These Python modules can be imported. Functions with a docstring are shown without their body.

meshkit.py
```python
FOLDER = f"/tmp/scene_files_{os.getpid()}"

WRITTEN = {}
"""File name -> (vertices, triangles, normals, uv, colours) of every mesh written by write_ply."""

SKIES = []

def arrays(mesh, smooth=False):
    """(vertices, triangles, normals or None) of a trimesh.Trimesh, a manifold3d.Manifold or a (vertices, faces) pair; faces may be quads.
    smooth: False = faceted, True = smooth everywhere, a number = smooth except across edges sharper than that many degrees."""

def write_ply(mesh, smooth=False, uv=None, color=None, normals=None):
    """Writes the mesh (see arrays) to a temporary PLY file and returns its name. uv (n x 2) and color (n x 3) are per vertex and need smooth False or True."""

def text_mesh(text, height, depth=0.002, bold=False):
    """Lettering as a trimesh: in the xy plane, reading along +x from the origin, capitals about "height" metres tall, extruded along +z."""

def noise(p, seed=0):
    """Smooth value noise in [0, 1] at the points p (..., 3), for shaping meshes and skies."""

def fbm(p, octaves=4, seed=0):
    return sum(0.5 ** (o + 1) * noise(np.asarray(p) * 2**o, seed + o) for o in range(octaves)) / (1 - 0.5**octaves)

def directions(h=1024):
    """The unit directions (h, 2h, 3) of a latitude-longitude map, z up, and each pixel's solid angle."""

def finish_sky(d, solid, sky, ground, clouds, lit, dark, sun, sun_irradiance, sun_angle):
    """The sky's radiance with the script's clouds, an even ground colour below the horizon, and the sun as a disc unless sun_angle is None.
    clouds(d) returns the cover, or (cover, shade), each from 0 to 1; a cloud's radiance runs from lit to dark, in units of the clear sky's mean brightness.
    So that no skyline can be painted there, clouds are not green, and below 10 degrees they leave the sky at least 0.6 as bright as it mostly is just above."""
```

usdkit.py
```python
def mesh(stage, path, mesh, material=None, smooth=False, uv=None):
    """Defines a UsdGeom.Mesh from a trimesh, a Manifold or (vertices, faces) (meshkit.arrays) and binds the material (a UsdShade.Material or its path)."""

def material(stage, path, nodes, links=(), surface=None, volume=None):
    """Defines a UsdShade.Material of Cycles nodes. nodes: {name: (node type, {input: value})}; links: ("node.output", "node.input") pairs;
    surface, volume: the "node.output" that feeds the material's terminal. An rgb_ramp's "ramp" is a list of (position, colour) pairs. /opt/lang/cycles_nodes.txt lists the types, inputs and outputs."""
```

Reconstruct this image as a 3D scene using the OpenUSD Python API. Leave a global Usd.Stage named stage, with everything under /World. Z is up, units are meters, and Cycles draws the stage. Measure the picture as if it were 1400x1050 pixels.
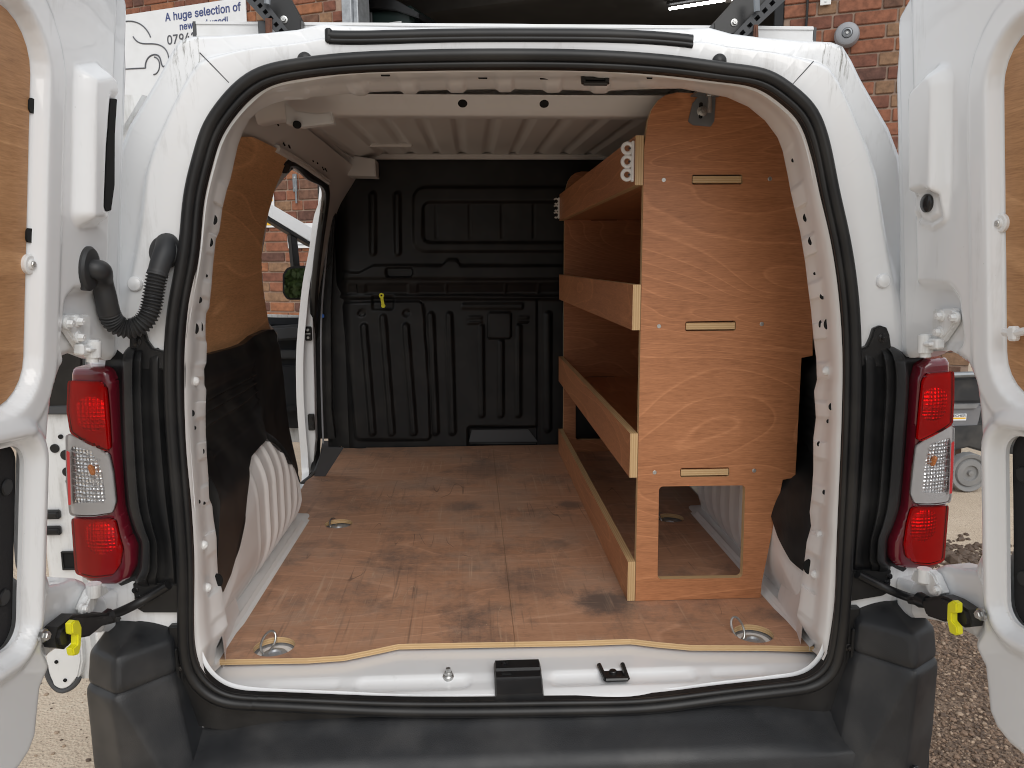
import math
import numpy as np
import trimesh
import shapely
import shapely.geometry as sg
from shapely.ops import triangulate
from scipy.interpolate import PchipInterpolator, splprep, splev
from manifold3d import Manifold, CrossSection
import usdkit, meshkit
from pxr import Usd, UsdGeom, UsdLux, UsdShade, Gf, Sdf, Vt

rng = np.random.default_rng(7)
stage = Usd.Stage.CreateInMemory()
UsdGeom.SetStageUpAxis(stage, UsdGeom.Tokens.z)
UsdGeom.SetStageMetersPerUnit(stage, 1.0)
world = UsdGeom.Xform.Define(stage, '/World')
stage.SetDefaultPrim(world.GetPrim())
UsdGeom.Scope.Define(stage, '/World/Looks')

# ---------------------------------------------------------------- camera, sky, sun, exposure
YAW, PITCH, ROLL = np.radians([2.8494, 8.7852, -0.2956])
FPX = 1075.5                      # focal length in pixels of a 1400 px wide frame
EYE = np.array([-0.0864, -1.41, 1.4065])
EXPOSURE = 0.10


def camera_axes():
    cy, sy, cp, sp = math.cos(YAW), math.sin(YAW), math.cos(PITCH), math.sin(PITCH)
    f, r = np.array([sy * cp, cy * cp, -sp]), np.array([cy, -sy, 0])
    u = np.cross(r, f)
    cr, sr = math.cos(ROLL), math.sin(ROLL)
    return np.array([cr * r + sr * u, -sr * r + cr * u, f])


AX = camera_axes()
cam = UsdGeom.Camera.Define(stage, '/World/camera')
m4 = np.eye(4)
m4[0, :3], m4[1, :3], m4[2, :3], m4[3, :3] = AX[0], AX[1], -AX[2], EYE
cam.AddTransformOp().Set(Gf.Matrix4d(*m4.ravel()))
cam.CreateFocalLengthAttr(24.0)
cam.CreateHorizontalApertureAttr(24.0 * 1400 / FPX)
cam.CreateVerticalApertureAttr(24.0 * 1050 / FPX)
cam.CreateFStopAttr(0.0)
cam.CreateExposureAttr(EXPOSURE)

SUN_EL, SUN_AZ = math.radians(36), math.radians(168)   # azimuth measured from +y towards +x: behind the camera
to_sun = np.array([math.sin(SUN_AZ) * math.cos(SUN_EL), math.cos(SUN_AZ) * math.cos(SUN_EL), math.sin(SUN_EL)])
usdkit.material(stage, '/World/Looks/overcast_sky', {
    'tc': ('texture_coordinate', {}),
    'n': ('noise_texture', {'scale': 2.2, 'detail': 5.0, 'roughness': 0.55}),
    'm': ('map_range', {'from_min': 0.3, 'from_max': 0.7, 'to_min': 0.82, 'to_max': 1.0, 'clamp': True}),
    'k': ('rgb_ramp', {'ramp': [(0, (6.2, 6.5, 6.9)), (1, (9.0, 9.2, 9.4))]}),
    's': ('sky_texture', {'sky_type': 'single_scattering', 'sun_disc': False, 'sun_elevation': SUN_EL, 'sun_rotation': SUN_AZ}),
    'x': ('mix', {'mix_type': 'mix'}),
    'b': ('background_shader', {'strength': 0.1})},
    [('tc.generated', 'n.vector'), ('n.fac', 'm.value'), ('m.result', 'x.fac'), ('n.fac', 'k.fac'), ('s.color', 'x.color1'), ('k.color', 'x.color2'), ('x.color', 'b.color')],
    surface='b.background')
sky = UsdLux.DomeLight.Define(stage, '/World/sky')
UsdShade.MaterialBindingAPI.Apply(sky.GetPrim()).Bind(UsdShade.Material.Get(stage, '/World/Looks/overcast_sky'))
sky.GetPrim().SetCustomDataByKey('kind', 'structure')
sun = UsdLux.DistantLight.Define(stage, '/World/sun')
sun.CreateNormalizeAttr(True)
sun.CreateIntensityAttr(0.40)
sun.CreateAngleAttr(50.0)
sun.CreateColorAttr(Gf.Vec3f(1.0, 0.97, 0.93))
zz = to_sun
xx = np.cross([0, 0, 1.0], zz); xx /= np.linalg.norm(xx)
yy = np.cross(zz, xx)
ms = np.eye(4); ms[0, :3], ms[1, :3], ms[2, :3] = xx, yy, zz
sun.AddTransformOp().Set(Gf.Matrix4d(*ms.ravel()))


# ---------------------------------------------------------------- from points of the photograph to points in space
def ray(x, y):
    return np.array([(x - 700) / FPX, (525 - y) / FPX, 1.0]) @ AX


def on_plane(x, y, n, d):
    r = ray(x, y); n = np.asarray(n, float)
    return EYE + (d - n @ EYE) / (n @ r) * r


def at_y(x, y, Y): return on_plane(x, y, (0, 1, 0), Y)
def at_x(x, y, X): return on_plane(x, y, (1, 0, 0), X)
def at_z(x, y, Z): return on_plane(x, y, (0, 0, 1), Z)
def ys(pts, Y): return np.array([at_y(*p, Y) for p in pts])
def xs(pts, X): return np.array([at_x(*p, X) for p in pts])
def zs(pts, Z): return np.array([at_z(*p, Z) for p in pts])


# ---------------------------------------------------------------- prims
used = {}


def numbered(parent, name):
    k = (parent, name); n = used.get(k, 0); used[k] = n + 1
    return f'{parent}/{name}' + (f'_{n:03d}' if n else '')


def tag(p, label=None, cat=None, group=None, kind=None):
    p = p.GetPrim() if hasattr(p, 'GetPrim') else p
    for k, v in (('label', label), ('category', cat), ('group', group), ('kind', kind)):
        if v: p.SetCustomDataByKey(k, v)
    return p


def path_of(parent):
    return '/World' if parent is None else str(parent.GetPath())


def thing(name, label, cat, group=None, loc=(0, 0, 0)):
    x = UsdGeom.Xform.Define(stage, numbered('/World', name))
    if any(loc): x.AddTranslateOp().Set(Gf.Vec3d(*map(float, loc)))
    return tag(x, label, cat, group)


def part(name, mesh, material, parent=None, smooth=30, label=None, kind=None):
    if isinstance(mesh, list): mesh = join(mesh)
    g = usdkit.mesh(stage, numbered(path_of(parent), name), mesh, '/World/Looks/' + material, smooth=smooth)
    return tag(g, label, kind=kind)


# ---------------------------------------------------------------- mesh helpers
def tm(mesh):
    v, f, _ = meshkit.arrays(mesh, False)
    return trimesh.Trimesh(v, f, process=False)


def join(ms): return trimesh.util.concatenate([tm(m) for m in ms])


def mirror(mesh):
    m = tm(mesh).copy(); m.vertices[:, 0] *= -1; m.faces = m.faces[:, ::-1]
    return m


def resample(p, n, closed=False):
    p = np.asarray(p, float)
    if closed: p = np.vstack([p, p[:1]])
    s = np.r_[0, np.cumsum(np.linalg.norm(np.diff(p, axis=0), axis=1))]
    t = np.linspace(0, s[-1], n + 1)[:-1] if closed else np.linspace(0, s[-1], n)
    return np.stack([np.interp(t, s, p[:, k]) for k in range(p.shape[1])], 1)


def smooth_curve(p, n, closed=False, s=0.0, k=3):
    p = np.asarray(p, float)
    if closed: p = np.vstack([p, p[:1]])
    tck, _ = splprep(p.T, s=s, per=closed, k=min(k, len(p) - 1))
    t = np.linspace(0, 1, n + 1)[:-1] if closed else np.linspace(0, 1, n)
    return resample(np.array(splev(t, tck)).T, n, closed)


def loft(rows, closed=False):
    rows = [np.asarray(r, float) for r in rows]
    n, k = len(rows[0]), len(rows)
    v = np.vstack(rows); i = np.arange(k - 1)[:, None]; j = np.arange(n if closed else n - 1)[None]
    a, b = i * n + j, i * n + (j + 1) % n
    q = np.stack([a, b, b + n, a + n], -1).reshape(-1, 4)
    return trimesh.Trimesh(v, np.vstack([q[:, [0, 1, 2]], q[:, [0, 2, 3]]]), process=False)


def frames(path, closed=False):
    p = np.asarray(path, float)
    t = (np.roll(p, -1, 0) - np.roll(p, 1, 0)) if closed else np.gradient(p, axis=0)
    t /= np.linalg.norm(t, axis=1, keepdims=True) + 1e-12
    n = np.zeros_like(p); a = np.array([0, 0, 1.0]) if abs(t[0, 2]) < 0.9 else np.array([1.0, 0, 0])
    n[0] = np.cross(t[0], a); n[0] /= np.linalg.norm(n[0])
    for i in range(1, len(p)):
        x = n[i - 1] - t[i] * (n[i - 1] @ t[i]); n[i] = x / (np.linalg.norm(x) + 1e-12)
    return t, n, np.cross(t, n)


def tube(path, r, sides=12, closed=False, caps=True):
    p = np.asarray(path, float); t, n, b = frames(p, closed)
    a = np.arange(sides) * 2 * np.pi / sides
    r = np.broadcast_to(np.asarray(r, float), (len(p),))
    rows = [p[i] + r[i] * (np.cos(a)[:, None] * n[i] + np.sin(a)[:, None] * b[i]) for i in range(len(p))]
    if closed: rows.append(rows[0])
    m = loft(rows, closed=True)
    if caps and not closed:
        v = np.vstack([m.vertices, p[:1], p[-1:]]); k = len(m.vertices); j = np.arange(sides); o = (len(p) - 1) * sides
        f = np.vstack([m.faces, np.stack([np.full(sides, k), (j + 1) % sides, j], 1), np.stack([np.full(sides, k + 1), o + j, o + (j + 1) % sides], 1)])
        m = trimesh.Trimesh(v, f, process=False)
    return m


def box(lo, hi, c=0.0):
    """A box between two corners, its edges chamfered by c."""
    lo, hi = np.minimum(lo, hi).astype(float), np.maximum(lo, hi).astype(float)
    c = min(c, 0.45 * (hi - lo).min())
    if c <= 0:
        m = trimesh.creation.box(hi - lo); m.apply_translation((lo + hi) / 2); return m
    pts = []
    for s in np.ndindex(2, 2, 2):
        corner = np.where(s, hi, lo); d = np.where(s, -c, c)
        for k in range(3):
            q = corner + d; q[k] = corner[k]; pts.append(q)
    return trimesh.convex.convex_hull(np.array(pts))


def obox(center, ex, ey, ez, size, c=0.0):
    """A chamfered box in its own axes."""
    h = np.asarray(size) / 2; m = box(-h, h, c)
    m.vertices = m.vertices @ np.array([ex, ey, ez], float) + np.asarray(center, float)
    return m


def hull(points, r, sides=12):
    """A rounded body: the hull of spheres at the points."""
    r = np.broadcast_to(r, (len(points),))
    return Manifold.batch_hull([Manifold.sphere(float(q), sides * 2).translate([float(x) for x in p]) for p, q in zip(points, r)])


def disc(center, normal, r, h=0.004, sides=20, dome=0.0):
    """A low round plug or bolt head on a surface."""
    n = np.asarray(normal, float); n /= np.linalg.norm(n)
    a = np.array([0, 0, 1.0]) if abs(n[2]) < 0.9 else np.array([1.0, 0, 0])
    u = np.cross(n, a); u /= np.linalg.norm(u); w = np.cross(n, u); c = np.asarray(center, float)
    t = np.arange(sides) * 2 * np.pi / sides
    ring = np.cos(t)[:, None] * u + np.sin(t)[:, None] * w
    rows = [c + r * ring - n * 0.003, c + r * ring + n * h * 0.6, c + r * 0.85 * ring + n * h, c + r * 0.4 * ring + n * (h + dome), c + 1e-5 * ring + n * (h + dome)]
    return loft(rows, closed=True)


def bolt(center, normal, r, h=0.006):
    return join([disc(center, normal, r, h * 0.3, 20), disc(np.asarray(center) + np.asarray(normal) * h * 0.3, normal, r * 0.68, h, 6), disc(np.asarray(center) + np.asarray(normal) * h, normal, r * 0.3, h * 0.25, 12, 0.001)])


def sstep(x, a, b):
    t = np.clip((x - a) / (b - a), 0, 1)
    return t * t * (3 - 2 * t)


def sdist(poly, u, v):
    """Signed distance to a polygon, positive inside."""
    pts = shapely.points(np.stack([np.ravel(u), np.ravel(v)], 1))
    d = shapely.distance(poly.boundary, pts)
    return np.where(shapely.contains(poly, pts), d, -d).reshape(np.shape(u))


def rrect(x0, y0, x1, y1, r):
    return sg.box(x0 + r, y0 + r, x1 - r, y1 - r).buffer(r, quad_segs=6)


def rpoly(pts, r):
    p = sg.Polygon(pts).buffer(0)
    return p.buffer(-r, quad_segs=6).buffer(2 * r, quad_segs=6).buffer(-r, quad_segs=6) if r else p


def grid_sheet(poly, step, place, thick=None, snap=0.55):
    """A finely divided sheet over a polygon (with holes): place(u, v) gives its points. thick: a vector or function that gives the offset of the turned-back rim."""
    x0, y0, x1, y1 = poly.bounds
    nx, ny = int((x1 - x0) / step) + 3, int((y1 - y0) / step) + 3
    u = x0 - step + np.arange(nx) * step; v = y0 - step + np.arange(ny) * step
    U, V = np.meshgrid(u, v, indexing='ij'); U, V = U.ravel().copy(), V.ravel().copy()
    bd = poly.boundary; pts = shapely.points(np.stack([U, V], 1)); d = shapely.distance(bd, pts)
    near = d < snap * step
    if near.any():
        lines = list(getattr(bd, 'geoms', [bd])); P = pts[near]
        ds = np.array([shapely.distance(l, P) for l in lines]); k = ds.argmin(0)
        xy = np.zeros((len(P), 2))
        for i, l in enumerate(lines):
            s = k == i
            if s.any(): xy[s] = shapely.get_coordinates(shapely.line_interpolate_point(l, shapely.line_locate_point(l, P[s])))
        U[near], V[near] = xy[:, 0], xy[:, 1]
    i, j = np.meshgrid(np.arange(nx - 1), np.arange(ny - 1), indexing='ij'); a = (i * ny + j).ravel()
    f = np.vstack([np.stack([a, a + ny, a + ny + 1], 1), np.stack([a, a + ny + 1, a + 1], 1)])
    cu, cv = U[f].mean(1), V[f].mean(1)
    area = np.abs((U[f[:, 1]] - U[f[:, 0]]) * (V[f[:, 2]] - V[f[:, 0]]) - (U[f[:, 2]] - U[f[:, 0]]) * (V[f[:, 1]] - V[f[:, 0]]))
    shapely.prepare(poly)
    f = f[shapely.contains(poly, shapely.points(np.stack([cu, cv], 1))) & (area > 1e-10)]
    w = np.unique(f); P = shapely.points(np.stack([U[w], V[w]], 1)); bad = ~shapely.contains(poly, P) & (shapely.distance(bd, P) > 1e-9)
    if bad.any():
        w, P = w[bad], P[bad]; lines = list(getattr(bd, 'geoms', [bd])); ds = np.array([shapely.distance(l, P) for l in lines]); k = ds.argmin(0)
        for i, l in enumerate(lines):
            s = k == i
            if s.any():
                xy = shapely.get_coordinates(shapely.line_interpolate_point(l, shapely.line_locate_point(l, P[s]))); U[w[s]], V[w[s]] = xy[:, 0], xy[:, 1]
    ids, inv = np.unique(f, return_inverse=True); f = inv.reshape(-1, 3); U, V = U[ids], V[ids]
    P = place(U, V)
    if thick is not None:
        e = np.vstack([f[:, [0, 1]], f[:, [1, 2]], f[:, [2, 0]]]); key = np.sort(e, 1)
        _, idx, cnt = np.unique(key, axis=0, return_index=True, return_counts=True); e = e[idx[cnt == 1]]
        b = np.unique(e); mp = np.full(len(P), -1); mp[b] = len(P) + np.arange(len(b))
        off = thick(U[b], V[b]) if callable(thick) else np.asarray(thick, float)
        rim = np.stack([e[:, 0], mp[e[:, 0]], e[:, 1]], 1), np.stack([e[:, 1], mp[e[:, 0]], mp[e[:, 1]]], 1)
        P = np.vstack([P, P[b] + off]); f = np.vstack([f, *rim])
    return trimesh.Trimesh(P, f, process=False)


def slab(poly, thick, o, ex, ey, ez, bevel=0.0):
    """A flat board: polygon in the axes ex, ey at o, extruded along ez."""
    polys = list(getattr(poly, 'geoms', [poly])); out = []
    for p in polys:
        if bevel > 0 and not p.buffer(-bevel).is_empty:
            q = p.buffer(-bevel, join_style='mitre')
            m = trimesh.creation.extrude_polygon(p, thick - 2 * bevel, engine='earcut'); m.apply_translation([0, 0, bevel])
            a = trimesh.creation.extrude_polygon(q, thick, engine='earcut')
            m = trimesh.util.concatenate([m, a])
        else:
            m = trimesh.creation.extrude_polygon(p, thick, engine='earcut')
        out.append(m)
    m = trimesh.util.concatenate(out)
    m.vertices = m.vertices @ np.array([ex, ey, ez], float) + np.asarray(o, float)
    return m
# ---------------------------------------------------------------- materials
def mat(name, nodes, links, surface='p.BSDF'):
    usdkit.material(stage, '/World/Looks/' + name, nodes, links, surface=surface)


def plain(name, color, rough=0.5, metallic=0.0, coat=0.0, bump=0.0, bscale=300.0, vary=0.12, vscale=6.0, rvary=0.15, spec=0.5, dust=0.0, dcol=(0.3, 0.27, 0.23)):
    """A surface with slight tone and gloss variation, fine relief, and specks of dust."""
    c = np.array(color, float)
    nodes = {'g': ('geometry', {}), 'n': ('noise_texture', {'scale': vscale, 'detail': 6.0, 'roughness': 0.6}),
             'r': ('rgb_ramp', {'ramp': [(0.25, tuple(c * (1 - vary))), (0.75, tuple(np.minimum(c * (1 + vary), 0.95)))]}),
             'q': ('map_range', {'from_min': 0.3, 'from_max': 0.7, 'to_min': max(0.02, rough * (1 - rvary)), 'to_max': rough * (1 + rvary)}),
             'p': ('principled_bsdf', {'metallic': metallic, 'coat_weight': coat, 'coat_roughness': 0.06, 'specular_ior_level': spec})}
    links = [('g.position', 'n.vector'), ('n.fac', 'r.fac'), ('n.fac', 'q.value'), ('q.result', 'p.roughness')]
    if dust:
        nodes |= {'v': ('voronoi_texture', {'scale': 95.0, 'randomness': 1.0}), 'vn': ('noise_texture', {'scale': 9.0, 'detail': 5.0}),
                  'vr': ('map_range', {'from_min': 0.10, 'from_max': 0.05, 'to_min': 0.0, 'to_max': 1.0, 'clamp': True}),
                  'vm': ('map_range', {'from_min': 0.5, 'from_max': 0.75, 'to_min': 0.0, 'to_max': dust, 'clamp': True}),
                  'vx': ('math', {'math_type': 'multiply'}), 'sm': ('map_range', {'from_min': 0.45, 'from_max': 0.8, 'to_min': 0.0, 'to_max': dust * 0.35, 'clamp': True}),
                  'va': ('math', {'math_type': 'maximum'}), 'mx': ('mix', {'mix_type': 'mix', 'color2': dcol})}
        links += [('g.position', 'v.vector'), ('g.position', 'vn.vector'), ('v.distance', 'vr.value'), ('vn.fac', 'vm.value'), ('vr.result', 'vx.value1'), ('vm.result', 'vx.value2'),
                  ('vn.fac', 'sm.value'), ('vx.value', 'va.value1'), ('sm.result', 'va.value2'), ('va.value', 'mx.fac'), ('r.color', 'mx.color1'), ('mx.color', 'p.base_color')]
    else:
        links += [('r.color', 'p.base_color')]
    if bump:
        nodes |= {'bn': ('noise_texture', {'scale': bscale, 'detail': 3.0}), 'b': ('bump', {'strength': bump, 'distance': 0.001})}
        links += [('g.position', 'bn.vector'), ('bn.fac', 'b.height'), ('b.normal', 'p.normal')]
    mat(name, nodes, links)


def paint(name, color, rough, coat, dirt, lo=0.56, hi=0.74, streak=False):
    """White vehicle paint: slight orange peel, road film in soft patches, small specks."""
    nodes, links = ({
        'g': ('geometry', {}), 'n': ('noise_texture', {'scale': 3.0, 'detail': 8.0, 'roughness': 0.65}),
        'st': ('mapping', {'scale': (38.0, 38.0, 5.0)}), 'sn': ('noise_texture', {'scale': 1.0, 'detail': 6.0, 'roughness': 0.7}),
        'mu': ('math', {'math_type': 'multiply'}), 'mr': ('map_range', {'from_min': lo * lo, 'from_max': hi * hi, 'to_min': 0.0, 'to_max': dirt, 'clamp': True}),
        'v': ('voronoi_texture', {'scale': 60.0}), 'vr': ('map_range', {'from_min': 0.075, 'from_max': 0.04, 'to_min': 0.0, 'to_max': dirt * 0.8, 'clamp': True}),
        'vg': ('map_range', {'from_min': 0.52, 'from_max': 0.62, 'to_min': 0.0, 'to_max': 1.0, 'clamp': True}), 'vx': ('math', {'math_type': 'multiply'}),
        'ad': ('math', {'math_type': 'maximum'}),
        'x': ('mix', {'mix_type': 'mix', 'color1': color, 'color2': (0.24, 0.22, 0.19)}),
        'o': ('noise_texture', {'scale': 55.0, 'detail': 2.0}), 'b': ('bump', {'strength': 0.06, 'distance': 0.002}),
        'p': ('principled_bsdf', {'roughness': rough, 'coat_weight': coat, 'coat_roughness': 0.04})},
        [('g.position', 'n.vector'), ('g.position', 'st.vector'), ('st.vector', 'sn.vector'), ('n.fac', 'mu.value1'), ('sn.fac', 'mu.value2'), ('mu.value', 'mr.value'),
         ('g.position', 'v.vector'), ('v.distance', 'vr.value'), ('n.fac', 'vg.value'), ('vr.result', 'vx.value1'), ('vg.result', 'vx.value2'),
         ('mr.result', 'ad.value1'), ('vx.value', 'ad.value2'), ('ad.value', 'x.fac'), ('x.color', 'p.base_color'), ('g.position', 'o.vector'), ('o.fac', 'b.height'), ('b.normal', 'p.normal')])
    if streak:      # grime that has run down from the roof gutter corners
        R_ = lambda a, b: ('map_range', {'range_type': 'smoothstep', 'from_min': a, 'from_max': b, 'to_min': 0.0, 'to_max': 1.0, 'clamp': True})
        M_ = ('math', {'math_type': 'multiply'})
        nodes |= {'q': ('separate_xyz', {}), 'qa': ('math', {'math_type': 'absolute'}), 'k1': R_(0.535, 0.56), 'k2': R_(0.62, 0.585), 'k3': R_(1.655, 1.76), 'k12': M_, 'k123': M_,
                  'fs': ('mapping', {'scale': (150.0, 40.0, 14.0)}), 'fn': ('noise_texture', {'scale': 1.0, 'detail': 7.0, 'roughness': 0.75}), 'fr': R_(0.50, 0.66), 'fm': M_, 'fx': ('mix', {'mix_type': 'mix', 'color2': (0.12, 0.11, 0.085)})}
        links = [l for l in links if l != ('x.color', 'p.base_color')] + [('g.position', 'q.vector'), ('q.x', 'qa.value1'), ('qa.value', 'k1.value'), ('qa.value', 'k2.value'), ('q.z', 'k3.value'), ('k1.result', 'k12.value1'), ('k2.result', 'k12.value2'), ('k12.value', 'k123.value1'), ('k3.result', 'k123.value2'),
                  ('g.position', 'fs.vector'), ('fs.vector', 'fn.vector'), ('fn.fac', 'fr.value'), ('fr.result', 'fm.value1'), ('k123.value', 'fm.value2'), ('fm.value', 'fx.fac'), ('x.color', 'fx.color1'), ('fx.color', 'p.base_color')]
    mat(name, nodes, links)


paint('frame_paint', (0.80, 0.81, 0.82), 0.35, 0.8, 0.5, 0.53, 0.72, streak=True)
paint('white_paint', (0.80, 0.81, 0.82), 0.35, 0.8, 0.35)
paint('white_dirty', (0.76, 0.77, 0.77), 0.38, 0.6, 0.95, 0.50, 0.70)
paint('white_inner', (0.80, 0.785, 0.77), 0.42, 0.35, 0.30)
paint('roof_inner', (0.66, 0.645, 0.63), 0.45, 0.2, 0.15)  # same interior white, toned down: dimmer light under the roof put into the colour
plain('black_trim', (0.009, 0.009, 0.0095), 0.42, bump=0.35, bscale=900, dust=0.25, spec=0.4)
plain('bulkhead_black', (0.0065, 0.0064, 0.0067), 0.45, bump=0.25, bscale=900, dust=0.12, spec=0.35)
plain('bumper_black', (0.0135, 0.0145, 0.0165), 0.43, bump=0.45, bscale=700, vary=0.35, vscale=7, rvary=0.35, dust=0.6, dcol=(0.17, 0.16, 0.15))
plain('moulding_black', (0.0075, 0.0078, 0.0085), 0.38, bump=0.3, bscale=800, dust=0.35, dcol=(0.20, 0.19, 0.18), spec=0.4)
plain('rubber', (0.0085, 0.0085, 0.009), 0.40, vary=0.2, dust=0.15, spec=0.4)
plain('grommet_rubber', (0.018, 0.0195, 0.022), 0.5, vary=0.15, dust=0.3)
plain('dark_hole', (0.003, 0.003, 0.003), 0.9)
plain('grey_plastic', (0.06, 0.062, 0.066), 0.5, bump=0.2, bscale=700)
plain('door_card', (0.018, 0.020, 0.024), 0.5, bump=0.3, bscale=600)
plain('gloss_black', (0.008, 0.008, 0.009), 0.16, vary=0.05, dust=0.2)
plain('steel_bolt', (0.46, 0.46, 0.45), 0.33, metallic=0.9, vary=0.2, vscale=40)
plain('bracket_steel', (0.22, 0.235, 0.25), 0.40, metallic=0.6, vary=0.2, vscale=20)
plain('galvanised', (0.40, 0.42, 0.44), 0.45, metallic=0.6, vary=0.25, vscale=25)
plain('aluminium_white', (0.74, 0.75, 0.76), 0.35, vary=0.06, vscale=14, dust=0.5, dcol=(0.35, 0.33, 0.22))
plain('rack_black', (0.007, 0.007, 0.0075), 0.35, vary=0.2)
plain('rack_grey', (0.05, 0.052, 0.056), 0.5, metallic=0.3, vary=0.2)
plain('rust', (0.12, 0.05, 0.03), 0.8, vary=0.5, vscale=60, bump=0.6, bscale=300)
plain('white_plastic', (0.78, 0.78, 0.77), 0.4, vary=0.05)
plain('yellow_plastic', (0.78, 0.74, 0.02), 0.42, vary=0.05, vscale=30)
plain('screw_zinc', (0.55, 0.55, 0.53), 0.35, metallic=0.8)
plain('black_foam', (0.012, 0.011, 0.012), 0.85, bump=0.5, bscale=500)
plain('sign_white', (0.76, 0.78, 0.80), 0.45, vary=0.02, dust=0.25)
plain('sign_blue', (0.055, 0.075, 0.20), 0.5, vary=0.03)
plain('sign_grey', (0.09, 0.095, 0.11), 0.5, vary=0.03)
plain('sign_yellow', (0.75, 0.42, 0.02), 0.5, vary=0.03)
plain('alarm_grey', (0.30, 0.31, 0.33), 0.5, vary=0.06)
plain('washer_black', (0.022, 0.023, 0.025), 0.45, bump=0.3, bscale=500, dust=0.5)
plain('washer_grey', (0.16, 0.16, 0.17), 0.5, dust=0.4)
plain('wheel_grey', (0.20, 0.20, 0.20), 0.6, vary=0.2, dust=0.6)
plain('bin_green', (0.010, 0.022, 0.020), 0.4, vary=0.1)
plain('garage_dark', (0.10, 0.095, 0.09), 0.8, vary=0.25)
plain('blue_plastic', (0.03, 0.12, 0.45), 0.4)
plain('tyre_rubber', (0.015, 0.015, 0.016), 0.8, bump=0.3)
plain('mortar', (0.33, 0.235, 0.18), 0.9, bump=0.6, bscale=200, vary=0.25, vscale=8)
plain('concrete', (0.30, 0.27, 0.23), 0.9, bump=0.5, bscale=60, vary=0.2)
for i, (c, k) in enumerate([((0.255, 0.108, 0.066), 0.4), ((0.185, 0.080, 0.056), 0.4), ((0.125, 0.066, 0.052), 0.45), ((0.25, 0.15, 0.092), 0.4), ((0.30, 0.130, 0.070), 0.35), ((0.16, 0.088, 0.062), 0.45)]):
    plain(f'brick_{i}', c, 0.9, bump=1.0, bscale=120, vary=k, vscale=26, spec=0.2, dust=0.3, dcol=(0.08, 0.05, 0.04))
plain('twin_tube', (0.8, 0.8, 0.8), 0.4)
mat('lamp_light', {'e': ('emission', {'color': (1.0, 0.98, 0.94), 'strength': 14.0})}, [], 'e.emission')
mat('mirror_glass', {'p': ('principled_bsdf', {'base_color': (0.8, 0.83, 0.83), 'metallic': 1.0, 'roughness': 0.02})}, [])


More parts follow.
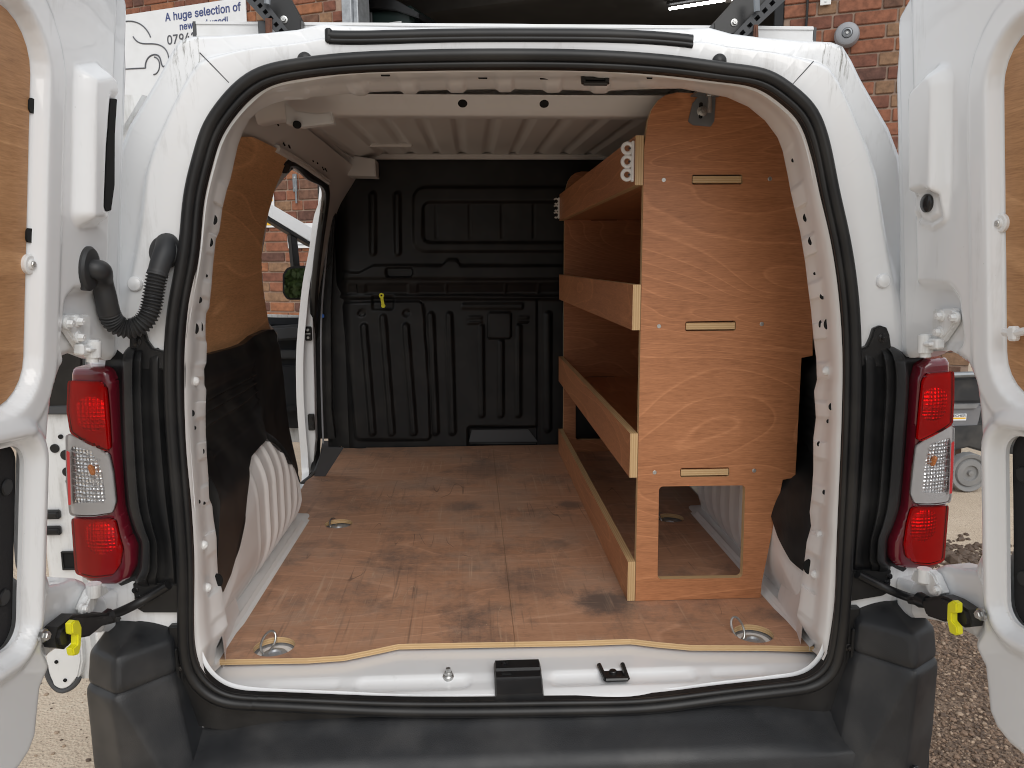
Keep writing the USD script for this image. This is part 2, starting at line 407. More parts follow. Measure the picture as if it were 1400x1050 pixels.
def ply(name, tone, axis, grain, edge_axis=None, wear=0.0, seed=0.0, rough=0.42, figure=1.0, wear_spots=()):
    """Red-faced plywood. axis: the board's thickness direction (its faces get veneer, its cut edges pale laminations); grain: the direction the veneer runs."""
    k = 'xyz'.index(axis); gk = 'xyz'.index(grain)
    t = np.array(tone, float)
    ok = 3 - k - gk
    s1 = [0, 0, 0]; s1[gk], s1[ok], s1[k] = 0.8, 3.4, 0.6           # broad figure
    s2 = [0, 0, 0]; s2[gk], s2[ok], s2[k] = 38.0, 420.0, 60.0       # pores
    s3 = [0, 0, 0]; s3[gk], s3[ok], s3[k] = 3.0, 60.0, 8.0          # streaks
    lam = [0, 0, 0]; lam[k] = 1.0
    nodes = {
        'g': ('geometry', {}), 'o': ('mapping', {'location': (seed, seed * 1.7, seed * 0.6)}),
        'm1': ('mapping', {'scale': s1}), 'f': ('noise_texture', {'scale': 1.0, 'detail': 1.5, 'roughness': 0.40, 'distortion': 0.55}),
        'fm': ('math', {'math_type': 'multiply', 'value2': 30.0 * figure}), 'ff': ('math', {'math_type': 'fraction'}),
        'fr': ('rgb_ramp', {'ramp': [(0, (0.25, 0.25, 0.25)), (0.06, (1, 1, 1)), (0.16, (0.45, 0.45, 0.45)), (1, (0.25, 0.25, 0.25))]}),
        'm2': ('mapping', {'scale': s2}), 'n2': ('noise_texture', {'scale': 1.0, 'detail': 3.0, 'roughness': 0.7}),
        'm3': ('mapping', {'scale': s3}), 'n3': ('noise_texture', {'scale': 1.0, 'detail': 4.0, 'roughness': 0.6}),
        'n4': ('noise_texture', {'scale': 4.0, 'detail': 4.0}),
        'a1': ('math', {'math_type': 'multiply_add', 'value2': 0.15, 'value3': 0.0}), 'a2': ('math', {'math_type': 'multiply_add', 'value2': 0.36, 'value3': 0.0}),
        'a3': ('math', {'math_type': 'multiply_add', 'value2': 0.15}), 'a4': ('math', {'math_type': 'multiply_add', 'value2': 0.14}),
        'cr': ('rgb_ramp', {'ramp': [(0.24, tuple(t * (0.60, 0.55, 0.52))), (0.36, tuple(t * (0.95, 0.94, 0.93))), (0.44, tuple(t * (1.12, 1.14, 1.16))), (0.53, tuple(np.minimum(t * (1.35, 1.45, 1.55), 0.9)))]}),
        'sx': ('separate_xyz', {}), 'ab': ('math', {'math_type': 'absolute'}), 'gt': ('math', {'math_type': 'less_than', 'value2': 0.6}),
        'px': ('separate_xyz', {}), 'lm': ('math', {'math_type': 'multiply', 'value2': 1 / 0.0052}), 'lf': ('math', {'math_type': 'fraction'}),
        'n5': ('noise_texture', {'scale': 60.0, 'detail': 4.0}), 'ld': ('math', {'math_type': 'multiply_add', 'value2': 0.35}),
        'lr': ('rgb_ramp', {'ramp': [(0.0, (0.20, 0.10, 0.045)), (0.16, (0.60, 0.42, 0.22)), (0.5, (0.68, 0.50, 0.28)), (0.55, (0.46, 0.28, 0.13)), (0.95, (0.58, 0.38, 0.19)), (1.2, (0.3, 0.16, 0.07))]}),
        'x': ('mix', {'mix_type': 'mix'}),
        'b': ('bump', {'strength': 0.25, 'distance': 0.0006}),
        'p': ('principled_bsdf', {'roughness': rough, 'specular_ior_level': 0.4})}
    links = [('g.position', 'o.vector'), ('o.vector', 'm1.vector'), ('m1.vector', 'f.vector'), ('f.fac', 'fm.value1'), ('fm.value', 'ff.value1'), ('ff.value', 'fr.fac'),
             ('o.vector', 'm2.vector'), ('m2.vector', 'n2.vector'), ('o.vector', 'm3.vector'), ('m3.vector', 'n3.vector'), ('o.vector', 'n4.vector'),
             ('fr.color', 'a1.value1'), ('n2.fac', 'a2.value1'), ('a1.value', 'a2.value3'), ('n3.fac', 'a3.value1'), ('a2.value', 'a3.value3'), ('n4.fac', 'a4.value1'), ('a3.value', 'a4.value3'),
             ('a4.value', 'cr.fac'), ('g.true_normal', 'sx.vector'), (f'sx.{axis}', 'ab.value1'), ('ab.value', 'gt.value1'),
             ('g.position', 'px.vector'), (f'px.{axis}', 'lm.value1'), ('lm.value', 'lf.value1'), ('g.position', 'n5.vector'), ('n5.fac', 'ld.value1'), ('lf.value', 'ld.value3'), ('ld.value', 'lr.fac'),
             ('gt.value', 'x.fac'), ('lr.color', 'x.color2'), ('n2.fac', 'b.height'), ('b.normal', 'p.normal')]
    last = 'cr.color'
    if wear:
        nodes |= {  # scuffs, dark rubbed patches, pale scratches in several directions
            'w1': ('noise_texture', {'scale': 4.2, 'detail': 12.0, 'roughness': 0.78, 'distortion': 0.2}), 'w1r': ('map_range', {'from_min': 0.50, 'from_max': 0.68, 'to_min': 0.0, 'to_max': 0.85 * wear, 'clamp': True}),
            'wx1': ('mix', {'mix_type': 'mix', 'color2': (0.13, 0.10, 0.085)}),
            'w2': ('noise_texture', {'scale': 2.6, 'detail': 12.0, 'roughness': 0.75}), 'w2r': ('map_range', {'from_min': 0.48, 'from_max': 0.66, 'to_min': 0.0, 'to_max': 0.6 * wear, 'clamp': True}),
            'wx2': ('mix', {'mix_type': 'mix', 'color2': (0.40, 0.29, 0.22)})}
        links += [('o.vector', 'w1.vector'), ('w1.fac', 'w1r.value'), ('w1r.result', 'wx1.fac'), (last, 'wx1.color1'),
                  ('g.position', 'w2.vector'), ('w2.fac', 'w2r.value'), ('w2r.result', 'wx2.fac'), ('wx1.color', 'wx2.color1')]
        last = 'wx2.color'
        for i, (c, r, a) in enumerate(wear_spots):       # rubbed grey marks where heavy things have stood
            nodes |= {f'h{i}d': ('vector_math', {'math_type': 'distance', 'vector2': c}), f'h{i}n': ('noise_texture', {'scale': 34.0, 'detail': 9.0, 'roughness': 0.85}), f'h{i}k': ('math', {'math_type': 'multiply_add', 'value2': -r * 1.5}),
                      f'h{i}r': ('map_range', {'range_type': 'smoothstep', 'from_min': r * 0.30, 'from_max': -r * 0.45, 'to_min': 0.0, 'to_max': a, 'clamp': True}), f'h{i}x': ('mix', {'mix_type': 'mix', 'color2': (0.085, 0.080, 0.078)})}
            links += [('g.position', f'h{i}d.vector1'), ('g.position', f'h{i}n.vector'), (f'h{i}n.fac', f'h{i}k.value1'), (f'h{i}d.value', f'h{i}k.value3'), (f'h{i}k.value', f'h{i}r.value'), (f'h{i}r.result', f'h{i}x.fac'), (last, f'h{i}x.color1')]
            last = f'h{i}x.color'
        for q, (sc_, ang, col, am) in enumerate([((110.0, 3.0, 1.0), 0.12, (0.60, 0.42, 0.29), 0.55), ((80.0, 2.2, 1.0), -0.35, (0.10, 0.07, 0.055), 0.50), ((5.0, 120.0, 1.0), 0.1, (0.55, 0.38, 0.26), 0.35)]):    # drag marks
            nodes |= {f'e{q}m': ('mapping', {'rotation': (0, 0, ang), 'scale': sc_}), f'e{q}n': ('noise_texture', {'scale': 1.0, 'detail': 3.0, 'roughness': 0.6}), f'e{q}r': ('map_range', {'from_min': 0.58, 'from_max': 0.70, 'to_min': 0.0, 'to_max': am, 'clamp': True}),
                      f'e{q}k': ('noise_texture', {'scale': 3.3 + q, 'detail': 4.0, 'roughness': 0.65}), f'e{q}s': ('map_range', {'from_min': 0.46, 'from_max': 0.60, 'to_min': 0.0, 'to_max': 1.0, 'clamp': True}), f'e{q}z': ('math', {'math_type': 'multiply'}), f'e{q}x': ('mix', {'mix_type': 'mix', 'color2': col})}
            links += [('g.position', f'e{q}m.vector'), (f'e{q}m.vector', f'e{q}n.vector'), (f'e{q}n.fac', f'e{q}r.value'), ('o.vector', f'e{q}k.vector'), (f'e{q}k.fac', f'e{q}s.value'), (f'e{q}r.result', f'e{q}z.value1'), (f'e{q}s.result', f'e{q}z.value2'), (f'e{q}z.value', f'e{q}x.fac'), (last, f'e{q}x.color1')]
            last = f'e{q}x.color'
        nodes |= {'pv': ('voronoi_texture', {'scale': 42.0}), 'pl': ('math', {'math_type': 'less_than', 'value2': 0.045}), 'pn': ('noise_texture', {'scale': 5.0}), 'pg': ('math', {'math_type': 'greater_than', 'value2': 0.52}), 'pm': ('math', {'math_type': 'multiply'}), 'pp': ('mix', {'mix_type': 'mix', 'color2': (0.62, 0.48, 0.34)})}
        links += [('g.position', 'pv.vector'), ('pv.distance', 'pl.value1'), ('g.position', 'pn.vector'), ('pn.fac', 'pg.value1'), ('pl.value', 'pm.value1'), ('pg.value', 'pm.value2'), ('pm.value', 'pp.fac'), (last, 'pp.color1')]
        last = 'pp.color'
        for q, (ang, sc, th) in enumerate([(0.35, 2.0, 0.012), (-0.9, 1.5, 0.010), (1.25, 2.6, 0.010)]):
            nodes |= {f'z{q}': ('mapping', {'rotation': (0, 0, ang), 'scale': (sc * 9, sc * 0.9, 1.0)}), f'y{q}': ('noise_texture', {'scale': 1.3, 'detail': 0.0}),
                      f's{q}': ('math', {'math_type': 'subtract', 'value2': 0.5}), f't{q}': ('math', {'math_type': 'absolute'}),
                      f'u{q}': ('map_range', {'from_min': th * 0.55, 'from_max': 0.0, 'to_min': 0.0, 'to_max': 1.0, 'clamp': True}),
                      f'k{q}': ('noise_texture', {'scale': 3.1 + q, 'detail': 3.0}), f'kr{q}': ('map_range', {'from_min': 0.55, 'from_max': 0.60, 'to_min': 0.0, 'to_max': 0.7, 'clamp': True}),
                      f'm{q}x': ('math', {'math_type': 'multiply'}), f'c{q}x': ('mix', {'mix_type': 'mix', 'color2': (0.50, 0.36, 0.25) if q != 1 else (0.05, 0.035, 0.03)})}
            links += [('g.position', f'z{q}.vector'), (f'z{q}.vector', f'y{q}.vector'), (f'y{q}.fac', f's{q}.value1'), (f's{q}.value', f't{q}.value1'), (f't{q}.value', f'u{q}.value'),
                      ('g.position', f'k{q}.vector'), (f'k{q}.fac', f'kr{q}.value'), (f'u{q}.result', f'm{q}x.value1'), (f'kr{q}.result', f'm{q}x.value2'), (f'm{q}x.value', f'c{q}x.fac'), (last, f'c{q}x.color1')]
            last = f'c{q}x.color'
    links += [(last, 'x.color1'), ('x.color', 'p.base_color')]
    mat(name, nodes, links)


RED = (0.45, 0.190, 0.085)
ply('ply_panel', RED, 'y', 'x', seed=2.0)
ply('ply_strip', RED, 'x', 'y', seed=5.0, figure=0.6)
ply('ply_shelf', RED, 'z', 'y', seed=8.0, figure=0.6)
ply('ply_floor', (0.47, 0.255, 0.155), 'z', 'x', wear=1.0, wear_spots=[((-0.13, 1.13, 0.6), 0.085, 0.45), ((0.235, 1.13, 0.6), 0.06, 0.65), ((0.22, 0.36, 0.6), 0.10, 0.8), ((0.05, 0.5, 0.6), 0.13, 0.35), ((-0.05, 1.6, 0.6), 0.14, 0.45)], seed=3.0, rough=0.45, figure=0.35)
ply('ply_lining', (0.62, 0.34, 0.165), 'x', 'y', seed=11.0, figure=0.5)
ply('ply_door', (0.43, 0.225, 0.105), 'x', 'y', seed=14.0, figure=0.4)


def lens(name, tint, gloss=0.9):
    mat(name, {'t': ('transparent_bsdf', {'color': tint}), 'g': ('glossy_bsdf', {'color': (gloss, gloss, gloss), 'roughness': 0.05, 'distribution': 'ggx'}), 'f': ('fresnel', {'IOR': 1.45}), 'x': ('mix_closure', {})},
        [('f.fac', 'x.fac'), ('t.BSDF', 'x.closure1'), ('g.BSDF', 'x.closure2')], 'x.closure')


lens('lens_red', (0.88, 0.03, 0.04))
lens('lens_deep_red', (0.45, 0.010, 0.022))
lens('lens_clear', (0.96, 0.96, 0.96))
lens('window_glass', (0.88, 0.92, 0.90))
mat('reflector', {'g': ('geometry', {}), 'v': ('mapping', {'scale': (150.0, 60.0, 150.0)}), 'w': ('voronoi_texture', {'scale': 1.0, 'randomness': 0.15}), 'b': ('bump', {'strength': 0.8, 'distance': 0.004}),
                  'p': ('principled_bsdf', {'base_color': (0.85, 0.85, 0.86), 'metallic': 0.9, 'roughness': 0.22})},
    [('g.position', 'v.vector'), ('v.vector', 'w.vector'), ('w.distance', 'b.height'), ('b.normal', 'p.normal')])
plain('lamp_red_body', (0.50, 0.02, 0.025), 0.35, vary=0.1)
plain('lamp_wine', (0.12, 0.005, 0.014), 0.2, vary=0.05, coat=0.8)
plain('lamp_frost', (0.58, 0.57, 0.57), 0.35, vary=0.05, coat=0.5)
plain('bulb_amber', (0.75, 0.25, 0.06), 0.2, coat=0.5)

# ground: pale dusty hardstanding, a darker damp gravel strip on the right of the van
mat('ground_mix', {
    'g': ('geometry', {}), 'n': ('noise_texture', {'scale': 1.6, 'detail': 8.0, 'roughness': 0.65}), 'f': ('noise_texture', {'scale': 70.0, 'detail': 4.0, 'roughness': 0.7}),
    'r': ('rgb_ramp', {'ramp': [(0.3, (0.48, 0.385, 0.285)), (0.6, (0.62, 0.515, 0.40)), (0.8, (0.66, 0.57, 0.45))]}), 'mf': ('mix', {'mix_type': 'overlay', 'fac': 0.35}),
    'v': ('voronoi_texture', {'scale': 46.0}), 'vn': ('noise_texture', {'scale': 14.0, 'detail': 3.0}), 'vc': ('math', {'math_type': 'less_than', 'value2': 0.13}),
    'vd': ('mix', {'mix_type': 'mix', 'color2': (0.14, 0.11, 0.085)}), 'vk': ('math', {'math_type': 'multiply', 'value2': 0.6}),
    'd': ('rgb_ramp', {'ramp': [(0.25, (0.08, 0.052, 0.035)), (0.5, (0.16, 0.108, 0.073)), (0.75, (0.25, 0.175, 0.122))]}), 'dv': ('voronoi_texture', {'scale': 120.0}),
    's': ('separate_xyz', {}), 'a': ('map_range', {'from_min': 0.85, 'from_max': 1.05, 'to_min': 0.0, 'to_max': 1.0, 'clamp': True}),
    'y': ('map_range', {'from_min': 2.45, 'from_max': 2.05, 'to_min': 0.0, 'to_max': 1.0, 'clamp': True}), 'yn': ('math', {'math_type': 'multiply_add', 'value2': 1.1}),
    'k': ('math', {'math_type': 'multiply'}), 'x': ('mix', {'mix_type': 'mix'}),
    'bs': ('math', {'math_type': 'add'}), 'b': ('bump', {'strength': 0.45, 'distance': 0.010}),
    'rr': ('map_range', {'from_min': 0.0, 'from_max': 1.0, 'to_min': 0.92, 'to_max': 0.55}), 'p': ('principled_bsdf', {'specular_ior_level': 0.35})},
    [('g.position', 'n.vector'), ('g.position', 'f.vector'), ('n.fac', 'r.fac'), ('r.color', 'mf.color1'), ('f.fac', 'mf.color2'), ('g.position', 'v.vector'), ('v.distance', 'vc.value1'), ('vc.value', 'vk.value1'), ('vk.value', 'vd.fac'),
     ('mf.color', 'vd.color1'), ('g.position', 'dv.vector'), ('dv.color', 'd.fac'), ('g.position', 's.vector'), ('s.x', 'a.value'), ('n.fac', 'yn.value1'), ('s.y', 'yn.value3'), ('yn.value', 'y.value'),
     ('a.result', 'k.value1'), ('y.result', 'k.value2'), ('k.value', 'x.fac'), ('vd.color', 'x.color1'), ('d.color', 'x.color2'), ('x.color', 'p.base_color'), ('f.fac', 'bs.value1'), ('dv.distance', 'bs.value2'),
     ('bs.value', 'b.height'), ('b.normal', 'p.normal'), ('k.value', 'rr.value'), ('rr.result', 'p.roughness')])
plain('stone_a', (0.22, 0.145, 0.098), 0.7, vary=0.4, vscale=90)
plain('stone_b', (0.36, 0.265, 0.19), 0.7, vary=0.3, vscale=90)
plain('stone_c', (0.10, 0.066, 0.045), 0.6, vary=0.4, vscale=90)
mat('leaf_green', {'g': ('geometry', {}), 'n': ('noise_texture', {'scale': 1.5, 'detail': 3.0}), 'r': ('rgb_ramp', {'ramp': [(0.3, (0.03, 0.06, 0.018)), (0.7, (0.085, 0.12, 0.035))]}),
                   'p': ('principled_bsdf', {'roughness': 0.55}), 't': ('translucent_bsdf', {}), 'x': ('mix_closure', {'fac': 0.25})},
    [('g.position', 'n.vector'), ('n.fac', 'r.fac'), ('r.color', 'p.base_color'), ('r.color', 't.color'), ('p.BSDF', 'x.closure1'), ('t.BSDF', 'x.closure2')], 'x.closure')
plain('bark', (0.10, 0.075, 0.055), 0.9, bump=0.8, bscale=60)
# ---------------------------------------------------------------- ground
gp = sg.box(-60, -40, 60, 70)
ground = trimesh.Trimesh(np.array([[-60, -40, 0], [60, -40, 0], [60, 70, 0], [-60, 70, 0]], float), [[0, 1, 2], [0, 2, 3]], process=False)
tag(part('ground', ground, 'ground_mix', None, smooth=False), kind='structure')

# ---------------------------------------------------------------- brick building behind the van
yh = np.array([math.sin(YAW), math.cos(YAW), 0]); xh = np.array([math.cos(YAW), -math.sin(YAW), 0])
W0 = EYE + 5.95 * yh; W0 = np.array([W0[0], W0[1], 0])
WD = xh - 0.38 * yh; WD /= np.linalg.norm(WD)
WN = np.array([WD[1], -WD[0], 0]); WN *= -np.sign(WN @ yh)      # towards the viewer
ZU = np.array([0, 0, 1.0])


def on_wall(x, y, out=0.0):
    p = on_plane(x, y, WN, WN @ W0 + out)
    return np.array([(p - W0) @ WD, p[2]]), p


def wall_pt(s, z, out=0.0): return W0 + s * WD + z * ZU + out * WN


wallbox = lambda s0, s1, z0, z1, o0, o1, c=0.0: obox(wall_pt((s0 + s1) / 2, (z0 + z1) / 2, (o0 + o1) / 2), WD, ZU, WN, (s1 - s0, z1 - z0, abs(o1 - o0)), c)
JAMB_L, JAMB_R = on_wall(468, 20)[0][0], on_wall(1072, 20)[0][0]
S_MIN, S_MAX, WALL_H, DOOR_H = -7.0, 3.05, 4.2, 3.75
bld = thing('brick_building', 'red brick building with a wide dark garage doorway above and behind the white van', 'building')
part('wall', [wallbox(S_MIN, JAMB_L, 0, WALL_H, -0.30, -0.012), wallbox(JAMB_R, S_MAX, 0, WALL_H, -0.30, -0.012), wallbox(JAMB_L, JAMB_R, DOOR_H, WALL_H, -0.30, -0.012)], 'mortar', bld, smooth=False)
wall_prim = stage.GetPrimAtPath(path_of(bld) + '/wall')
CH, BL, BH = 0.0835, 0.252, 0.0725
cells = []
for c in range(int(WALL_H / CH)):
    flem = [BL, BH * 1.62] if c % 2 else [BL, BH * 1.62]
    s, k = S_MIN - (0.18 if c % 2 else 0.0), c
    while s < S_MAX:
        L = flem[k % 2] * rng.uniform(0.97, 1.03); k += 1
        a, b = s + 0.006, min(s + L - 0.006, S_MAX)
        s += L
        if b - a < 0.05: continue
        z0 = c * CH + 0.0055
        if z0 < DOOR_H and b > JAMB_L and a < JAMB_R:
            if a < JAMB_L - 0.06: b = JAMB_L
            elif b > JAMB_R + 0.06: a = JAMB_R
            else: continue
        cells.append((a, b, z0, z0 + BH))
px_of = lambda P: ((lambda q: np.stack([700 + FPX * q[..., 0] / q[..., 2], 525 - FPX * q[..., 1] / q[..., 2]], -1))((np.asarray(P) - EYE) @ AX.T))
windows = [(1068, -8, 1245, 215), (160, -8, 492, 120), (355, 215, 450, 420)]
single, mass = [], [[] for _ in range(6)]
for cell in cells:
    a, b, z0, z1 = cell
    q = px_of(wall_pt((a + b) / 2, (z0 + z1) / 2))
    near = any(x0 - 30 < q[0] < x1 + 30 and y0 - 12 < q[1] < y1 + 12 for x0, y0, x1, y1 in windows)
    col = int(rng.choice(6, p=[0.32, 0.2, 0.12, 0.14, 0.14, 0.08]))
    o = rng.uniform(-0.003, 0.004); j = rng.uniform(-0.0015, 0.0015, 2)
    m = wallbox(a, b, z0 + j[0], z1 + j[1], -0.05, o, 0.005 if near else 0.0)
    if near and len(single) < 298: single.append((m, col))
    else: mass[col].append(m)
for m, col in single: part('brick', m, f'brick_{col}', wall_prim, smooth=False)
for col in range(6): part('brickwork', mass[col], f'brick_{col}', bld, smooth=False, kind='stuff')
# doorway: galvanised jamb on the left, dark steel edge on the right, dark room behind
part('door_jamb', [wallbox(JAMB_L, JAMB_L + 0.085, 0, DOOR_H, -0.2, 0.012, 0.006), wallbox(JAMB_L + 0.085, JAMB_L + 0.125, 0, DOOR_H, -0.2, -0.02, 0.006)], 'galvanised', bld, smooth=False)
part('door_jamb', [wallbox(JAMB_R - 0.06, JAMB_R, 0, DOOR_H, -0.2, 0.004, 0.006)], 'rack_black', bld, smooth=False)
part('garage_ceiling', [wallbox(JAMB_L - 1.5, JAMB_R + 1.0, 3.82, 3.92, -7.0, -0.30)], 'garage_dark', bld, smooth=False)
part('garage_room_wall', [wallbox(JAMB_L - 1.5, JAMB_R + 1.0, 0, 3.82, -7.1, -7.0), wallbox(JAMB_L - 1.6, JAMB_L - 1.5, 0, 3.82, -7, -0.30), wallbox(JAMB_R + 1.0, JAMB_R + 1.1, 0, 3.82, -7, -0.30)], 'garage_dark', bld, smooth=False)
part('ceiling_joist', [wallbox(JAMB_L - 1.5, JAMB_R + 1.0, 3.70, 3.82, -1.5, -1.4)], 'garage_dark', bld, smooth=False)
part('roof_slab', [wallbox(S_MIN, S_MAX, WALL_H, WALL_H + 0.15, -7.2, 0.15)], 'garage_dark', bld, smooth=False)
# fluorescent batten on the garage ceiling
q0, q1 = on_plane(915, 12, (0, 0, 1), 3.74), on_plane(1004, -2, (0, 0, 1), 3.74)
bat = thing('ceiling_light', 'lit fluorescent batten under the dark garage ceiling', 'light')
dq = (q1 - q0) / np.linalg.norm(q1 - q0)
part('tube', tube(np.linspace(q0, q1 + dq * 0.25, 4), 0.013, 10), 'lamp_light', bat)
part('housing', obox((q0 + q1 + dq * .25) / 2 + [0, 0, 0.05], dq, np.cross(ZU, dq), ZU, (np.linalg.norm(q1 - q0) + 0.3, 0.035, 0.03), 0.006), 'rack_grey', bat, smooth=False)
part('bracket', obox(q0 + dq * 0.55 + [0, 0, 0.0], dq, np.cross(ZU, dq), ZU, (0.06, 0.05, 0.05), 0.006), 'white_plastic', bat, smooth=False)

# sign board
sc, _ = on_wall(338, 2); s_r = sc[0]
z_lo, z_hi = on_wall(230, 130)[0][1], on_wall(330, -12)[0][1]
sign = thing('wall_sign', 'white sign board with blue lettering and grey car outlines on the brick wall', 'sign')
s_l = s_r - 1.75
sgn_top = on_wall(250, 10)[0][1]
part('board', [wallbox(s_l, s_r, z_lo - 0.35, sgn_top, 0.012, 0.026, 0.003)], 'sign_white', sign, smooth=False)


def lettering(txt, px0, px1, colour, parent, bold, name='lettering'):
    a, b = on_wall(*px0, 0.027)[0], on_wall(*px1, 0.027)[0]
    full = meshkit.text_mesh(txt, 0.07, 0.002, bold); x0 = full.bounds[0][0]; k = (b[0] - a[0]) / (full.bounds[1][0] - x0)
    words = txt.split(' '); gap = meshkit.text_mesh('n n', 0.07, 0.002, bold); one = meshkit.text_mesh('n', 0.07, 0.002, bold)
    space = (gap.bounds[1][0] - gap.bounds[0][0]) - 2 * (one.bounds[1][0] - one.bounds[0][0]); at = 0.0
    for wd in words:
        m = meshkit.text_mesh(wd, 0.07, 0.002, bold); w = m.bounds[1][0] - m.bounds[0][0]
        v = (m.vertices - [m.bounds[0][0] - at, 0, 0]) * [k, k, 1]; at += w + space
        m.vertices = wall_pt(0, 0, 0.0262) + (a[0] + v[:, :1]) * WD + (a[1] + v[:, 1:2]) * ZU + v[:, 2:3] * WN
        part(name, m, colour, parent, smooth=False)


lettering('A huge selection of', (226, 29), (328, 13), 'sign_blue', sign, True)
lettering('new and used!', (246, 41), (311, 28), 'sign_blue', sign, True)
lettering('07941', (229, 61), (268, 57), 'sign_grey', sign, True)


def wall_curve(px, r):
    p = [on_wall(*q, 0.027)[1] for q in px]
    return tube(smooth_curve(p, 40), r, 6)


part('car_outline', [wall_curve([(150, 40), (176, 29), (190, 32), (206, 51)], 0.006), wall_curve([(182, 50), (190, 58), (210, 60), (224, 65), (231, 82)], 0.006),
                     wall_curve([(199, 93), (201, 82), (209, 75), (218, 78), (222, 90), (228, 89)], 0.007), wall_curve([(211, 78), (218, 86), (217, 96), (210, 102)], 0.006), wall_curve([(120, 97), (160, 95), (199, 93)], 0.006)], 'sign_grey', sign)


def notice(name, px0, px1, colour, label, cat, extra=None):
    a, b = on_wall(*px0)[0], on_wall(*px1)[0]
    t = thing(name, label, cat)
    part('plate', [wallbox(a[0], b[0], b[1], a[1], 0.010, 0.020, 0.002)], colour, t, smooth=False)
    if extra:
        for nm, (x0, y0, x1, y1), c in extra:
            w, h = b[0] - a[0], a[1] - b[1]
            part(nm, [wallbox(a[0] + x0 * w, a[0] + x1 * w, b[1] + y0 * h, b[1] + y1 * h, 0.0205, 0.0225)], c, t, smooth=False)
    return t


notice('wall_notice', (355, 262), (378, 311), 'sign_white', 'white and yellow warning notice on the brick wall seen through the side door opening', 'notice', [('yellow_panel', (0.08, 0.06, 0.94, 0.45), 'sign_yellow'), ('yellow_band', (0.08, 0.72, 0.94, 0.94), 'sign_yellow')])
notice('wall_notice', (394, 306), (436, 339), 'sign_white', 'pale printed notice sheet on the bricks behind the open front door', 'notice',
       [('print_lines', (0.08, 0.12 + 0.13 * i, 0.75, 0.16 + 0.13 * i), 'alarm_grey') for i in range(6)])
notice('wall_plate', (1122, -10), (1136, 7), 'white_plastic', 'small white plate at the top of the brick wall', 'plate', [('screw', (0.4, 0.18, 0.6, 0.28), 'screw_zinc')])
# strap hinge above the notice, cable, alarm
p = [on_wall(*q)[0] for q in [(401, 238), (409, 262), (409, 278)]]
t = thing('wall_bracket', 'grey steel strap bracket bolted to the bricks above the pale notice', 'bracket')
part('strap', [wallbox(p[0][0], p[1][0] - 0.01, p[1][1], p[0][1], 0.004, 0.018, 0.003)], 'bracket_steel', t, smooth=False)
part('rod', tube([wall_pt(p[1][0] - 0.02, p[1][1] + 0.08, 0.016), wall_pt(p[1][0] - 0.02, p[2][1], 0.016)], 0.009, 8), 'bracket_steel', t)
part('bolt', [disc(wall_pt((p[0][0] + p[1][0]) / 2, p[0][1] - 0.03, 0.018), WN, 0.008), disc(wall_pt((p[0][0] + p[1][0]) / 2, p[1][1] + 0.03, 0.018), WN, 0.008)], 'screw_zinc', t)
a = on_wall(1102, 30)[0]
cab = [wall_pt(a[0] + 0.004 * math.sin(z * 9), z, 0.012) for z in np.linspace(2.1, 4.1, 26)]
tag(part('wall_cable', tube(cab, 0.008, 8), 'rubber'), 'thin dark cable running down the brick wall beside the roof rack', 'cable')
c2, c3 = on_wall(1158, 47, 0.05)
R = abs(on_wall(1175, 47)[0][0] - c2[0])
t = thing('alarm_sounder', 'round pale grey alarm sounder mounted on the bricks', 'alarm')
ang = np.arange(40) * 2 * np.pi / 40; ring = np.cos(ang)[:, None] * WD + np.sin(ang)[:, None] * ZU
cw = wall_pt(c2[0], c2[1])
part('body', loft([cw + r * R * ring + o * WN for r, o in [(0.96, 0.0), (1.0, 0.01), (1.02, 0.03), (0.99, 0.055), (0.9, 0.075), (0.72, 0.085), (0.45, 0.088), (0.40, 0.083), (0.001, 0.083)]], closed=True), 'alarm_grey', t)
part('centre_ring', loft([cw + r * R * ring + o * WN for r, o in [(0.40, 0.083), (0.38, 0.094), (0.28, 0.096), (0.26, 0.086)]], closed=True), 'bracket_steel', t)
part('centre_screw', disc(cw + 0.084 * WN, WN, R * 0.12, 0.01), 'screw_zinc', t)

# dark green lidded box on a tall dark rack inside the doorway
g0, g1 = on_plane(497, 30, WN, WN @ W0 - 0.5), on_plane(556, 30, WN, WN @ W0 - 0.5)
gs0, gs1 = (g0 - W0) @ WD, (g1 - W0) @ WD
zt = on_plane(520, 5, WN, WN @ W0 - 0.35)[2]
st = thing('storage_rack', 'dark steel rack standing just inside the garage doorway', 'rack')
for s in (gs0, gs1 + 0.12):
    for o in (-0.45, -1.05): part('post', wallbox(s - 0.02, s + 0.02, 0, zt - 0.42, o - 0.02, o + 0.02, 0.003), 'rack_black', st, smooth=False)
for z in (0.5, 1.3, 2.1, zt - 0.42): part('shelf', wallbox(gs0 - 0.03, gs1 + 0.16, z - 0.03, z, -1.08, -0.42, 0.004), 'rack_black', st, smooth=False)
bx = thing('storage_box', 'dark green plastic box with an overhanging lid beside the doorway jamb', 'box')
part('body', wallbox(gs0, gs1 + 0.08, zt - 0.42, zt, -0.95, -0.45, 0.03), 'bin_green', bx)
pr = sg.Polygon([(-0.03, 0), (0.0, 0.10), (0.15, 0.11), (0.38, 0.02), (gs1 - gs0 + 0.16, -0.09), (gs1 - gs0 + 0.16, -0.13), (0.36, -0.05), (0.14, -0.01)])
part('lid', slab(pr, 0.6, wall_pt(gs0, zt + 0.0, -1.0), WD, ZU, WN, 0.006), 'rack_black', bx)
part('rib', [wallbox(gs0 + 0.075, gs0 + 0.115, zt - 0.40, zt - 0.02, -0.46, -0.436, 0.008)], 'grey_plastic', bx)
part('label', wallbox(gs1 - 0.13, gs1 - 0.02, zt - 0.23, zt - 0.12, -0.45, -0.446), 'sign_white', bx, smooth=False)

